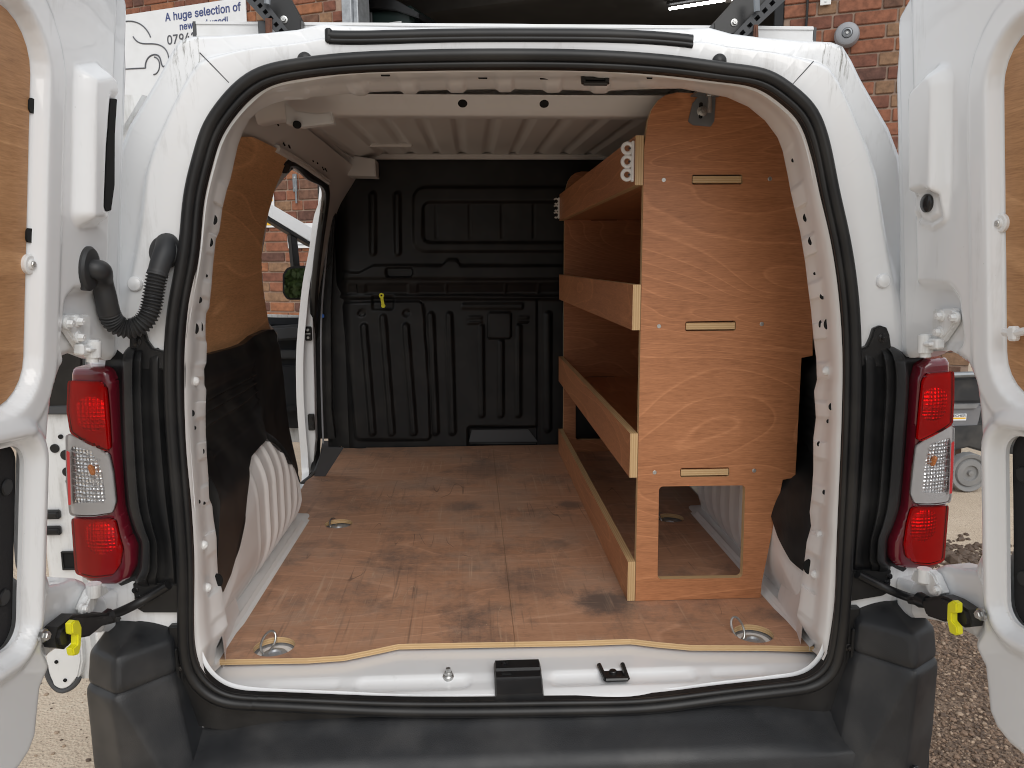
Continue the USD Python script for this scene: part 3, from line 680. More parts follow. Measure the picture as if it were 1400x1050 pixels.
# ---------------------------------------------------------------- the van: body
van = thing('panel_van', 'white panel van seen from behind with both rear doors and the side door open', 'van')
_bz = PchipInterpolator([0.2, 0.40, 0.6, 0.83, 0.98, 1.23, 1.35, 1.45, 1.60, 1.65, 1.69, 1.737, 1.793, 1.86], [0.76, 0.80, 0.825, 0.83, 0.825, 0.795, 0.772, 0.745, 0.712, 0.688, 0.66, 0.628, 0.592, 0.50])
B = lambda z: _bz(np.clip(z, 0.2, 1.86))
CZ = 1.15
half = [(0, 1.816), (.30, 1.819), (.345, 1.822), (.385, 1.812), (.44, 1.806), (.52, 1.801), (.57, 1.800), (.592, 1.793), (.61, 1.768), (.628, 1.737), (.66, 1.69), (.688, 1.65), (.712, 1.60), (.742, 1.45), (.77, 1.35), (.795, 1.23), (.825, .98), (.83, .83), (.825, .6), (.80, .40), (.6, .36), (0, .36)]
outline = np.array(half + [(-x, z) for x, z in half[-2:0:-1]])


def polar(poly, c, th, closed=True):
    """Radius of a star-shaped outline about c at the angles th."""
    p = resample(np.asarray(poly, float), 3000, closed) - c
    a = np.arctan2(p[:, 1], p[:, 0]); o = np.argsort(a)
    return np.interp(th, a[o], np.hypot(p[:, 0], p[:, 1])[o], period=2 * np.pi)


SEAL = [(350, 958), (320, 955), (298, 949), (281, 938), (268, 921), (259, 898), (256, 865), (255, 790), (250, 700), (243, 610), (238, 520), (239, 470), (246, 410), (258, 340), (266, 265), (278, 215), (290, 179), (308, 150), (330, 126), (355, 107), (400, 96), (450, 88), (550, 83), (700, 81), (850, 84), (950, 94), (1000, 100), (1047, 110), (1078, 130), (1103, 155), (1118, 190), (1133, 260), (1144, 310), (1159, 400), (1163, 480), (1163, 540), (1158, 680), (1152, 780), (1148, 840), (1143, 885), (1132, 913), (1111, 931), (1080, 938), (1040, 943), (980, 950), (930, 957), (880, 962), (800, 965), (700, 966), (600, 967), (530, 966), (470, 963), (420, 961)]
seal3 = ys(SEAL, 0.0)
th = np.linspace(-np.pi, np.pi, 721)[:-1]
th = np.unique(np.r_[th, np.arctan2(outline[:, 1] - CZ, outline[:, 0])])
rs = polar(smooth_curve(seal3[:, [0, 2]], 600, True), (0, CZ), th)
ro = polar(outline, (0, CZ), th)
dirs = np.stack([np.cos(th), np.zeros_like(th), np.sin(th)], 1)
ringpt = lambda r, y: np.array([0, 0, CZ]) + r[:, None] * dirs + np.stack([0 * th, np.broadcast_to(y, th.shape), 0 * th], 1)
up = np.clip(np.sin(th), 0, 1); gut = sstep(up, 0.15, 0.5) * (1 - sstep(up, 0.93, 0.99))      # the drip channel runs up the D posts
mid = rs + (ro - rs) * 0.55
rows = [ringpt(rs * 0.975, 0.020), ringpt(rs + 0.012, 0.010), ringpt(rs + (ro - rs) * 0.48, 0.004), ringpt(mid, 0.008 + 0.004 * gut), ringpt(rs + (ro - rs) * 0.62, 0.012 + 0.040 * gut), ringpt(rs + (ro - rs) * 0.70, 0.016 + 0.042 * gut),
        ringpt(rs + (ro - rs) * 0.90, 0.040 + 0.012 * gut), ringpt(rs + (ro - rs) * 0.975, 0.060), ringpt(ro, 0.095), ringpt(ro, 0.17)]
part('rear_frame', loft(rows, closed=True), 'frame_paint', van, smooth=40)

FF = [0, .12, .48, .55, .62, .70, .90, .975, 1]
FY, FG = [.012, .010, .004, .008, .012, .016, .040, .060, .095], [0, 0, 0, .004, .040, .042, .012, 0, 0]


def on_frame(x, y, lift=0.0):
    Y = 0.01
    for _ in range(12):
        p = at_y(x, y, Y); t = math.atan2(p[2] - CZ, p[0]); r = math.hypot(p[0], p[2] - CZ)
        a, b = np.interp(t, th, rs), np.interp(t, th, ro); f = (r - a) / (b - a)
        Y = float(np.interp(f, FF, FY) + np.interp(f, FF, FG) * np.interp(t, th, gut))
    return p - [0, lift, 0]


# roof skin, sides, nose
roof_rows = []
xr = np.linspace(-1, 1, 61)
for y, w, zt_ in [(0.171, 0.592, 1.793), (0.4, 0.595, 1.80), (1.0, 0.60, 1.83), (1.8, 0.60, 1.85), (2.35, 0.57, 1.84), (2.55, 0.55, 1.80)]:
    roof_rows.append(np.stack([xr * w, np.full(61, y), zt_ + 0.026 * (1 - xr ** 4) - 0.012 * (np.abs(xr) > 0.9)], 1))
part('roof_skin', loft(roof_rows), 'white_paint', van, smooth=40)
prof = [(0.171, 0.34), (0.171, 1.79), (2.35, 1.82), (2.55, 1.79), (3.10, 1.22), (3.70, 1.0), (3.84, 0.62), (3.82, 0.34)]
AP = [(1.02, 0.50), (1.30, 0.50), (1.87, 0.50), (1.90, 0.60), (1.88, 1.2), (1.83, 1.66), (1.75, 1.70), (1.10, 1.70), (1.02, 1.60)]
FD = [(2.03, 0.50), (2.92, 0.45), (3.00, 0.9), (2.95, 1.25), (2.52, 1.70), (2.10, 1.72), (2.02, 1.6)]
side = sg.Polygon(prof)
narrow = lambda y: 1 - 0.14 * sstep(y, 2.6, 3.8)
wheel = sg.Point(0.62, 0.30).buffer(0.34).union(sg.Point(3.10, 0.30).buffer(0.34))
for sx in (-1, 1):
    poly = side.difference(wheel)
    if sx < 0: poly = poly.difference(rpoly(AP, 0.04)).difference(rpoly(FD, 0.04))
    part('side_panel', grid_sheet(poly, 0.03, lambda u, v, sx=sx: np.stack([sx * B(v) * narrow(u), u, v], 1), thick=(-sx * 0.03, 0, 0)), 'white_paint', van, smooth=40)
zb = lambda y: np.interp(y, [2.55, 3.10, 3.70, 3.84, 3.82], [1.80, 1.22, 1.0, 0.62, 0.34])
def nose(ya, yb, n, mname, nm):
    t = np.linspace(0, 1, n); rr = []
    for k in t:
        y = ya[0] + (yb[0] - ya[0]) * k; z = ya[1] + (yb[1] - ya[1]) * k
        w = float(B(z)) * float(narrow(y)); rr.append(np.stack([np.linspace(-w, w, 21), np.full(21, y) + 0.06 * (1 - np.linspace(-1, 1, 21) ** 2), np.full(21, z + 0.0)], 1))
    part(nm, loft(rr), mname, van)
nose((2.55, 1.80), (3.10, 1.22), 6, 'gloss_black', 'windscreen')
nose((3.10, 1.22), (3.70, 1.0), 6, 'white_paint', 'bonnet')
nose((3.70, 1.0), (3.84, 0.62), 6, 'white_paint', 'grille_panel')
nose((3.84, 0.62), (3.82, 0.30), 4, 'bumper_black', 'front_bumper')
for sx in (-1, 1):
    for y in (0.62, 3.10):
        c = np.array([sx * 0.70, y, 0.30]); a = np.arange(40) * 2 * np.pi / 40
        ring = np.stack([0 * a, np.cos(a), np.sin(a)], 1)
        w = part('wheel', loft([c + r * ring + [sx * o, 0, 0] for r, o in [(0.19, -0.09), (0.28, -0.09), (0.30, -0.06), (0.30, 0.06), (0.28, 0.09), (0.20, 0.09)]], closed=True), 'tyre_rubber', van)
        part('rim', loft([c + r * ring + [sx * o, 0, 0] for r, o in [(0.20, 0.085), (0.19, 0.06), (0.08, 0.05), (0.06, 0.08), (0.001, 0.08)]], closed=True), 'wheel_grey', w.GetPrim())

# door seal: a fat bead and a thin lip
ps = smooth_curve(seal3, 420, True, s=1e-5)
rad = ps - [0, 0, CZ]; rad[:, 1] = 0; rad /= np.linalg.norm(rad, axis=1, keepdims=True)
sp = part('door_seal', [tube(ps + rad * 0.0042 + [0, -0.010, 0], 0.0105, 14, True), tube(ps - rad * 0.0098 + [0, -0.006, 0], 0.0063, 10, True)], 'rubber', van, smooth=60)
fl = loft([ps + rad * 0.016 + [0, 0.004, 0], ps + rad * 0.012 + [0, -0.006, 0], ps - rad * 0.012 + [0, -0.003, 0], ps - rad * 0.018 + [0, 0.012, 0]], True)
fl = loft([np.vstack([r, r[:1]]) for r in (ps + rad * 0.0145 + [0, 0.006, 0], ps + rad * 0.011 + [0, -0.004, 0], ps - rad * 0.0105 + [0, -0.003, 0], ps - rad * 0.0155 + [0, 0.012, 0])])
part('seal_carrier', fl, 'rubber', sp.GetPrim())
# black trim that fills the corner between the seal and the bumper
lo = np.where((np.sin(th) < 0) & (CZ + rs * np.sin(th) < 0.735))[0]
rows = [ringpt(rs + 0.006, 0.012)[lo], ringpt(rs + 0.010, -0.002)[lo], ringpt(rs + 0.078, -0.003)[lo], ringpt(rs + 0.082, 0.012)[lo]]
part('lower_seal_trim', loft(rows), 'moulding_black', van, smooth=40)
# upper rubber strip at the back of the roof
e = [(450, 50), (470, 50.5), (560, 49), (650, 47.5), (750, 47.5), (850, 49), (946, 56)]
e = smooth_curve(ys(e, 0.010), 60)
part('roof_seal_strip', [tube(e, 0.0105, 12), tube(e + [0, -0.004, -0.008], 0.006, 8), obox(e[0], (1, 0, 0), (0, 1, 0), ZU, (0.012, 0.02, 0.024), 0.003)], 'rubber', van, smooth=60)
# blanking plugs and seam sealer on the frame
for px in [(417, 82), (983, 84)]: part('blanking_plug', disc(on_frame(*px), (0, -1, 0), 0.0125, 0.006, dome=0.003), 'moulding_black', van)
for px in [(185, 388), (1207, 384)]: part('blanking_cap', disc(on_frame(*px), (0, -1, 0), 0.013, 0.006, dome=0.002), 'white_paint', van)
for pts in ([(273, 72), (279, 84), (296, 99), (313, 113)], [(1112, 84), (1104, 95), (1090, 108), (1080, 119)]):
    part('seam_sealer', tube(np.array([on_frame(*q) for q in resample(np.array(pts, float)[[0, -1]], 24)]), 0.0010, 6), 'grey_plastic', van)
# ---------------------------------------------------------------- the van: load space
FL = [(302, 910), (293, 905), (296, 885), (304, 868), (312, 857), (306, 827), (304, 809), (298, 785), (297, 770), (296, 735), (292, 710), (290, 691), (286, 682), (285, 655), (284, 640), (283, 626), (281.5, 594), (281, 568), (282, 532), (279.5, 527), (279, 504), (282, 496), (283, 470), (281, 463), (281, 440), (282, 428), (286, 421), (289, 392), (291, 365), (295, 327), (300, 316), (304, 285), (310, 260), (315, 245), (325, 200), (332, 180),
      (341, 163), (356, 150), (372, 142), (390, 137), (418, 136), (424, 133), (481, 128), (486, 131), (500, 131), (505, 126), (548, 124.5), (553, 129), (568, 129), (573, 124), (612, 123), (617, 127), (633, 127), (638, 122.5), (678, 122), (683, 126), (698, 126), (703, 122), (742, 123), (748, 127), (764, 127), (768, 123), (806, 124), (812, 128), (828, 128), (833, 124), (880, 122), (931, 121), (994, 133), (1023, 146), (1046, 165), (1063, 188), (1070, 206), (1077, 240), (1081, 262), (1086, 284), (1094, 317), (1101, 360), (1105, 395), (1109, 425), (1112, 460), (1116, 490), (1117, 520), (1113, 535), (1115.6, 571), (1112, 600), (1112, 643), (1110, 674), (1107, 700), (1109, 720), (1103, 741), (1100, 767), (1098, 785), (1096, 798), (1093, 823), (1089.5, 843), (1100, 862), (1114, 882), (1109, 888)]
c0 = np.array([700, 520.0])
aL, aR = math.atan2(910 - 520, 302 - 700), math.atan2(888 - 520, 1109 - 700)
tl = np.linspace(aL, aR + 2 * np.pi, 900)
tw = (tl + np.pi) % (2 * np.pi) - np.pi
r_out = polar(smooth_curve(np.array(SEAL, float), 600, True), c0, tw)
fa = resample(np.array(FL, float), 4000) - c0
aa = np.unwrap(np.arctan2(fa[:, 1], fa[:, 0])); aa = aa + 2 * np.pi * round((aL - aa[0]) / (2 * np.pi)) if True else aa
if aa[-1] < aa[0]: aa = aa[::-1]; fa = fa[::-1]
o = np.argsort(aa); r_in = np.interp(tl, aa[o], np.hypot(fa[:, 0], fa[:, 1])[o])
FPROF = [(0.0, 0.004), (0.10, 0.010), (0.30, 0.030), (0.42, 0.050), (0.50, 0.070), (0.75, 0.095), (1.0, 0.125)]


def flange_y(f, t):
    top = sstep(-np.sin(t), 0.45, 0.8)
    y = np.interp(f, [q[0] for q in FPROF], [q[1] for q in FPROF]) * (1 + 0.45 * top)
    ph = np.sin(t) * 520 / 66.0 + 0.25          # pressed pads that step along the posts
    w = np.abs((ph % 1.0) - 0.5)
    return y + 0.015 * (1 - sstep(w, 0.27, 0.33)) * sstep(np.asarray(f, float), 0.52, 0.60) * (1 - sstep(np.abs(np.sin(t)), 0.60, 0.68))


def flange_rows(f):
    r = (r_out - 12) + (r_in - (r_out - 12)) * f
    y = flange_y(f, tl)
    kx = np.abs(((c0[0] + r * np.cos(tl) - 690 + 32.5) % 65) - 32.5)
    y = y - 0.012 * (1 - sstep(kx, 9, 15)) * sstep(np.full_like(y, f), 0.45, 0.62) * (1 - sstep(np.full_like(y, f), 0.9, 1.0)) * sstep(-np.sin(tl), 0.75, 0.8)
    return np.array([at_y(c0[0] + r[i] * math.cos(tl[i]), c0[1] + r[i] * math.sin(tl[i]), y[i]) for i in range(len(tl))])


rows = [flange_rows(f) for f in (-0.06, 0.1, 0.2, 0.30, 0.36, 0.42, 0.50, 0.62, 0.75, 0.88, 1.0)]
out = rows[-1] - [0, 0, CZ]; out[:, 1] = 0; out /= np.linalg.norm(out, axis=1, keepdims=True)
rows += [rows[-1] + out * 0.003 + [0, 0.006, 0], rows[-1] + out * 0.05 + [0, 0.012, 0]]
flange = part('aperture_flange', loft(rows), 'white_inner', van, smooth=35)


def on_flange(x, y):
    t = math.atan2(y - c0[1], x - c0[0]); t = t + 2 * np.pi if t < aL else t
    k = np.interp(t, tl, np.arange(len(tl))); ro_, ri_ = np.interp(t, tl, r_out) - 12, np.interp(t, tl, r_in)
    return at_y(x, y, float(flange_y((math.hypot(x - c0[0], y - c0[1]) - ro_) / (ri_ - ro_), np.array(t))))


fn = {-1: np.array([0.75, -0.66, 0]), 1: np.array([-0.75, -0.66, 0])}
HOLES = [(293, 300, .004, .009), (288, 331, .003, .008), (282, 377, .002, .003), (273, 410, .003, .006), (268, 449, .0035, .010), (276, 447, .0015, .008), (263, 565, .003, .006), (266, 585, .002, .004), (278, 617, .0015, .005), (272, 686, .002, .004), (279, 688, .002, .003),
         (1101, 297, .003, .008), (1108, 329, .003, .008), (1114, 374, .002, .003), (1124, 405, .003, .006), (1130, 443, .0035, .010), (1121, 443, .0015, .007), (1136, 556, .003, .007), (1132, 576, .002, .004), (1119, 607, .002, .005), (1127, 673, .0025, .005), (1084, 219, .002, .004)]
for x, y, w, h in HOLES:
    c = on_flange(x, y); n = fn[-1 if x < 700 else 1]; u = np.cross(n, ZU)
    m = disc((0, 0, 0), (0, 1, 0), 1.0, 0.0, 14); v = m.vertices
    m.vertices = c - n * 0.0 + np.outer(v[:, 0] * w * 1.7, u) + np.outer(v[:, 2] * h * 1.1, ZU) + np.outer(np.where(np.hypot(v[:, 0], v[:, 2]) > 0.99, -0.002, 0.0012), n)
    part('slot_hole', m, 'dark_hole', flange.GetPrim())
for x, y in [(266, 521), (278, 745), (283, 803), (1130, 507), (1122, 731), (1114, 785)]:
    part('clip_stud', disc(on_flange(x, y), fn[-1 if x < 700 else 1], 0.0085, 0.006, dome=0.003), 'white_plastic', flange.GetPrim())
for x, y in [(297, 795), (1106, 775)]:
    c = on_flange(x, y); n = fn[-1 if x < 700 else 1]; m = disc(c, n, 0.012, 0.002, 24); m.vertices[:, 2] = c[2] + (m.vertices[:, 2] - c[2]) * 1.35
    part('lock_hole', m, 'dark_hole', flange.GetPrim())
# header details
for px, w in [((527, 102.5), .012), ((660, 106), .013), ((744, 107), .012), ((888, 106), .008)]:
    c = on_flange(*px); part('header_slot', obox(c, (1, 0, 0), (0, .6, -.8), (0, .8, .6), (w * 1.3, 0.004, 0.005), 0.001), 'dark_hole', flange.GetPrim(), smooth=False)
lc = on_flange(813, 106)
part('roof_catch', [obox(lc, (1, 0, 0), (0, 1, 0), ZU, (0.044, 0.012, 0.018), 0.004), tube([lc + [-.021, -.008, -.012], lc + [.021, -.008, -.012]], 0.004, 8), tube([lc + [-.021, -.008, -.012], lc + [-.022, -.002, .010]], 0.0045, 8), tube([lc + [.021, -.008, -.012], lc + [.022, -.002, .010]], 0.0045, 8)], 'gloss_black', van)

# roof lining with pressed ribs
def roof_z(x, y):
    z = 1.797 + 0.053 * np.clip((y - 0.3) / 1.7, 0, 1) + 0.034 * sstep(y, 0.19, 0.23) * (1 - sstep(y, 0.40, 0.46)) - 0.045 * np.clip((np.abs(x) - 0.38) / 0.2, 0, 1.2) ** 2
    k = np.abs(((x + 0.017 + 0.0525) % 0.105) - 0.0525)
    return z + 0.008 * (1 - sstep(k, 0.010, 0.018)) * sstep(y, 0.10, 0.13)


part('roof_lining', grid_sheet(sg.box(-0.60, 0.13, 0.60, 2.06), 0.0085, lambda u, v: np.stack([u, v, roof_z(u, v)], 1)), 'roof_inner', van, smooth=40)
y0, y1 = at_z(640, 128, 1.770)[1], at_z(640, 158, 1.770)[1]
xg = np.linspace(-0.56, 0.56, 57)
drop = 0.02 * np.clip((np.abs(xg) - 0.40) / 0.16, 0, 1) ** 2
br = lambda y, z: np.stack([xg, np.full(57, y), z - drop], 1)
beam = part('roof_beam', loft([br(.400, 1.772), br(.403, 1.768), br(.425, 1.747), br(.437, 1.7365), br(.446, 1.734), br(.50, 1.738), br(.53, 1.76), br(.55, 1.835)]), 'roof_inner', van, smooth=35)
bn = np.array([0, -0.68, -0.733])
for px in [(632.5, 141.5), (744, 142)]: part('beam_hole', disc(on_plane(*px, bn, bn @ np.array([0, .4175, 1.754])), bn, 0.0105, 0.0005, 20), 'dark_hole', beam.GetPrim())
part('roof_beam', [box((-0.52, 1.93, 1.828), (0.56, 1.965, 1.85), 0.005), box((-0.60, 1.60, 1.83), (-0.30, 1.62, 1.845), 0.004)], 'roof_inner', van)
# gusset at the left end of the beam, and the short cross piece in front of the bulkhead
gp_ = [(390, 141), (404, 152), (430, 156), (452, 154), (455, 167), (412, 172), (392, 168)]
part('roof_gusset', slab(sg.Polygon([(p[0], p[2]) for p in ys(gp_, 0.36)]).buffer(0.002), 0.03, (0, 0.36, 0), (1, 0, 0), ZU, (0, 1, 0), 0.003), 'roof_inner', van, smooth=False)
part('gusset_hole', disc(at_y(406, 171, 0.352), (0, -0.7, -0.7), 0.009, 0.001), 'dark_hole', van)
cp = [(438, 205), (470, 211), (512, 218), (513, 240), (475, 239), (452, 234), (440, 225)]
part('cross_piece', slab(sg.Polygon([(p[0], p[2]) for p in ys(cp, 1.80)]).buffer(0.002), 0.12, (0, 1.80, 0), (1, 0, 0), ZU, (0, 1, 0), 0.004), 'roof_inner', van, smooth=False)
for x, y in [(375, 160), (379, 164), (388, 196), (395, 199), (428, 220), (434, 223)]:
    pass

# inner side walls
IN = 0.05


def on_inner(x, y, sx=-1, off=0.0):
    X = 0.66
    for _ in range(30):
        p = at_x(x, y, sx * X); X = 0.5 * X + 0.5 * float(B(p[2]) - IN - off)
    return p


def yz(pts, sx=-1, off=0.0): return [tuple(on_inner(*q, sx, off)[1:]) for q in pts]


HOLE = yz([(395, 226), (447, 259), (441, 330), (434, 400), (432, 500), (434, 600), (428, 655), (412, 657), (393, 575), (385, 504), (379, 455), (367, 440), (360, 390), (359, 345), (366, 300), (386, 240)])
wallp = sg.box(0.135, 0.58, 2.05, 1.785).difference(sg.Polygon(HOLE).buffer(0.002)).difference(sg.Polygon([(1.0, 0.5), (2.0, 0.5), (1.9, 0.66), (1.2, 0.66)]))
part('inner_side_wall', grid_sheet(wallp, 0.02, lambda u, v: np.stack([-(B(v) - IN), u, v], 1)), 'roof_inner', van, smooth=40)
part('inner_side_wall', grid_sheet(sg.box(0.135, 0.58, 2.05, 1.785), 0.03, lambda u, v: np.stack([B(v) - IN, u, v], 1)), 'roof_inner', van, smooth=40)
for x, y, w, h in [(375, 160, .004, .014), (379, 168, .003, .010), (388, 196, .004, .009), (395, 199, .004, .010), (428, 220, .004, .004), (434, 223, .004, .004), (441, 229, .003, .012), (445, 231, .003, .012)]:
    c = on_inner(x, y, -1, 0.0015); part('slot_hole', obox(c, (0, 1, 0), (-0.4, 0, 0.92), (1, 0, 0.4), (w * 2, h * 1.6, 0.003)), 'dark_hole', van, smooth=False)
# plywood lining on the left side
lin = yz([(250, 195), (331, 187), (345, 187), (391, 209), (392, 218), (385, 238), (372, 275), (364, 302), (359, 330), (357.5, 350), (358.5, 385), (363, 415), (368, 445), (376, 462), (330, 500), (250, 520)], off=0.012)
part('side_lining', grid_sheet(rpoly(lin, 0.008), 0.014, lambda u, v: np.stack([-(B(v) - IN - 0.012), u, v], 1), thick=(-0.012, 0, 0)), 'ply_lining', van, smooth=40)
# white rail along the top of the side opening + rubber edge
rail = np.array([on_inner(x, y, -1, 0.010) for x, y in [(378, 203), (392, 211), (420, 229), (449, 249)]])
part('opening_rail', tube(smooth_curve(rail, 30), 0.010, 10), 'roof_inner', van)
rub = np.array([on_inner(x, y, -1, 0.0) for x, y in [(388, 232), (391, 221), (398, 222), (420, 237), (440, 251), (446, 264), (441, 302), (434, 355), (429, 420), (431, 500), (433, 560), (433, 615), (427, 650)]])
part('opening_seal', tube(smooth_curve(rub, 90, s=2e-4), 0.016, 10), 'rubber', van)

# black moulded trim below the lining
ARC_Y, ARC_R, ARC_H = 0.615, 0.480, 0.405
_t = np.linspace(0, np.pi, 90)
ARCH = sg.Polygon(np.stack([ARC_Y - ARC_R * np.cos(_t), 0.575 + ARC_H * np.sin(_t) ** 0.85], 1))
tr = yz([(250, 497), (283, 486), (324, 475), (337, 470), (350, 459), (368, 451), (377, 450), (381, 458), (386, 504), (393, 575), (404, 626), (413, 660)], off=0.035)
tr += [tuple(at_x(x, y, -0.622)[1:]) for x, y in [(398, 634), (386, 608), (375, 598), (362, 610), (349, 624), (342, 640), (337, 680), (334, 710), (325, 750), (315, 785), (304, 810), (290, 806)]] + [(0.15, 0.74)]
trp = rpoly(tr, 0.004)


def arch_x(u, v):
    d = sdist(ARCH, u, v)
    return 0.735 - 0.112 * np.where(v < 0.60, 1.0, np.sqrt(np.clip(1 - (1 - np.clip(d / 0.15, 0, 1)) ** 2, 0, 1)))


def trim_x(u, v, flat=True):
    d = sdist(trp, u, v)
    h = 0.022 * sstep(d, 0.004, 0.055) - 0.004 * sstep(sdist(sg.box(0.30, 1.00, 0.86, 1.135), u, v), 0.0, 0.02)
    g = np.abs(((v - 0.985) % 0.024) - 0.012)
    h = h + 0.008 * (1 - sstep(g, 0.001, 0.006)) * sstep(sdist(sg.box(0.30, 0.985, 0.86, 1.12), u, v), 0.0, 0.006)
    x = B(v) - IN - 0.030 - h
    cover = np.where(sdist(ARCH, u, v) > -0.01, arch_x(u, v) - 0.010, 9.0)
    if flat: x = x + (0.620 - x) * (1 - sstep(u, 0.62, 1.0)) * (1 - sstep(v, 0.90, 1.12))
    return -np.minimum(x, cover)


trim_mesh = grid_sheet(trp, 0.006, lambda u, v: np.stack([trim_x(u, v), u, v], 1), thick=(-0.035, 0, 0))
part('side_trim', trim_mesh, 'black_trim', van, smooth=40)
part('side_trim', mirror(grid_sheet(trp, 0.008, lambda u, v: np.stack([trim_x(u, v, False), u, v], 1), thick=(-0.02, 0, 0))), 'black_trim', van, smooth=40)

# wheel arches


def arch(sx):
    t = np.linspace(0, np.pi, 90)
    outl = sg.Polygon(np.vstack([np.stack([ARC_Y - ARC_R * np.cos(t), 0.575 + ARC_H * np.sin(t) ** 0.85], 1)]))

    def place(u, v):
        d = sdist(outl, u, v)
        edge = np.where(v < 0.60, 1.0, sstep(d, 0.0, 0.11))
        x = 0.735 - 0.112 * np.where(v < 0.60, 1.0, np.sqrt(np.clip(1 - (1 - np.clip(d / 0.15, 0, 1)) ** 2, 0, 1)))
        k = np.abs(((u - 0.50 + 0.04) % 0.078) - 0.039)
        rib = (1 - sstep(k, 0.004, 0.013)) * sstep(u, 0.47, 0.55) * (1 - sstep(u, 0.96, 1.02)) * sstep(v, 0.60, 0.63) * sstep(d, 0.004, 0.04)
        return np.stack([sx * (x - 0.008 * rib - 0.012 * sstep(v, 0.63, 0.59)), u, v], 1)
    return grid_sheet(outl, 0.006, place)


for sx in (-1, 1): part('wheel_arch', arch(sx), 'white_inner', van, smooth=40)
for sx in (-1, 1):
    part('floor_edge', loft([np.array([[sx * 0.6165, y, 0.590], [sx * 0.6165, y, 0.600], [sx * 0.623, y, 0.603], [sx * 0.629, y, 0.612]]) for y in (0.115, 0.4, 0.8, 1.0)]), 'white_inner', van)
# sloping end of the post between flange and arch
for sx in (-1, 1):
    part('post_foot', loft([np.array([[sx * (0.602 + 0.02 * (z / 0.14) ** 2), 0.126, 0.60 + z], [sx * (0.621 + 0.04 * (z / 0.14) ** 2), 0.20, 0.60 + z], [sx * (0.630 + 0.07 * (z / 0.14) ** 2), 0.33, 0.60 + z]]) for z in np.linspace(0.0, 0.15, 8)]), 'white_inner', van, smooth=40)

# B post of the side opening, step, dark post trim
def slab_y(px, y, thick, bevel=0.002, r=0.0):
    p = ys(px, y); poly = rpoly([(q[0], q[2]) for q in p], r)
    return slab(poly, thick, (0, y, 0), (1, 0, 0), ZU, (0, 1, 0), bevel)


def slab_z(px, z, thick, bevel=0.002, r=0.0):
    p = zs(px, z); poly = rpoly([(q[0], q[1]) for q in p], r)
    return slab(poly, thick, (0, 0, z), (1, 0, 0), (0, 1, 0), ZU, bevel)


part('door_post', slab_y([(437, 252), (433, 300), (427, 345), (424, 400), (409, 450), (409, 500), (411, 540), (414, 575), (417, 610), (418, 655), (427, 652), (431, 600), (429, 500), (427, 430), (431, 355), (439, 300), (444, 255)], 1.92, 0.05), 'white_paint', van)
for px, n in [((430.5, 345), 0), ((422, 456), 1), ((426, 577), 0)]:
    c = at_y(*px, 1.915)
    sc_ = part('door_striker', [box(c + [-.014, -.008, -.036 if n == 0 else -.030], c + [.014, .004, .036 if n == 0 else .030], 0.004), disc(c + [0, -.008, .016], (0, -1, 0), 0.008), disc(c + [0, -.008, -.016], (0, -1, 0), 0.008)], 'black_trim', van)
    if n: part('striker_bolt', [disc(c + [0, -.012, .016], (0, -1, 0), 0.006), disc(c + [0, -.012, -.016], (0, -1, 0), 0.006), box(c + [-.03, -.014, -.003], c + [.01, -.009, .003], 0.001)], 'steel_bolt', sc_.GetPrim())
part('post_trim', [box((-0.735, 2.05, 0.45), (-0.62, 2.09, 1.75)), slab_y([(447, 250), (460, 250), (456, 330), (452, 420), (453, 560), (458, 600), (433, 600), (431, 500), (430, 420), (436, 340)], 1.99, 0.04), slab_y([(449, 290), (456, 290), (452, 360), (444, 372), (446, 330)], 1.975, 0.02)], 'black_trim', van)
part('post_edge', tube(smooth_curve(ys([(449, 300), (446, 350), (440, 420), (439, 500), (441, 580), (442, 606)], 1.96), 30), 0.004, 8), 'alarm_grey', van)
part('release_button', disc(at_y(441, 432, 1.965), (0, -1, 0), 0.009, 0.008), 'blue_plastic', van)
part('step_trim', [slab_z([(417, 662), (437, 640), (455, 622), (471, 605), (441, 605), (437, 625), (428, 648), (410, 662)], 0.592, 0.008), slab_y([(415, 663), (428, 655), (441, 612), (455, 612), (470, 612), (420, 690)], 1.55, 0.01)], 'grey_plastic', van)

# bulkhead
bq = lambda x, y: (lambda p: (p[0], p[2]))(at_y(x, y, 2.03))
bpoly = lambda pts, r=0.004: rpoly([bq(*q) for q in pts], r)
brect = lambda x0, y0, x1, y1, r=0.006: bpoly([(x0, y0), (x1, y0), (x1, y1), (x0, y1)], r)
bline = lambda pts, w: sg.LineString([bq(*q) for q in pts]).buffer(w / 2)
FEAT = [(brect(566, 257, 830, 344, .05), .012, .010), (brect(579, 277, 830, 332, .03), -.013, .008), (bpoly([(470, 371), (492, 373), (511, 363), (605, 363), (612, 355), (624, 355), (630, 363), (830, 363), (830, 381), (470, 381)]), .012, .006),
        (brect(529, 366, 565, 378, .012), -.016, .005), (bpoly([(466, 414), (573, 411), (579, 418), (586, 520), (589, 601), (487, 601), (476, 500)], .02), .011, .007), (brect(509, 404, 538, 423, .006), -.010, .005),
        (bline([(452, 410), (458, 407), (470, 405.5), (830, 407)], .016), .012, .008), (brect(667, 427, 699, 463, .012), .012, .006), (brect(631, 415, 715, 422), .006, .005), (brect(640, 584, 734, 610), -.02, .006),
        (bline([(736, 410), (736, 610)], .008), -.006, .004)]
FEAT += [(bline([(a, 268), (b, 345)], .024), .012, .008) for a, b in [(511, 511.5), (544, 545)]]
FEAT += [(bline([(x, 281), (x, 325)], .005), -.005, .003) for x in (597, 642, 686, 729)]
FEAT += [(brect(x0, 388, x1, 401, .003), -.006, .004) for x0, x1 in ((477, 489), (501, 558), (571, 609), (611, 689), (691, 734), (737, 790))]
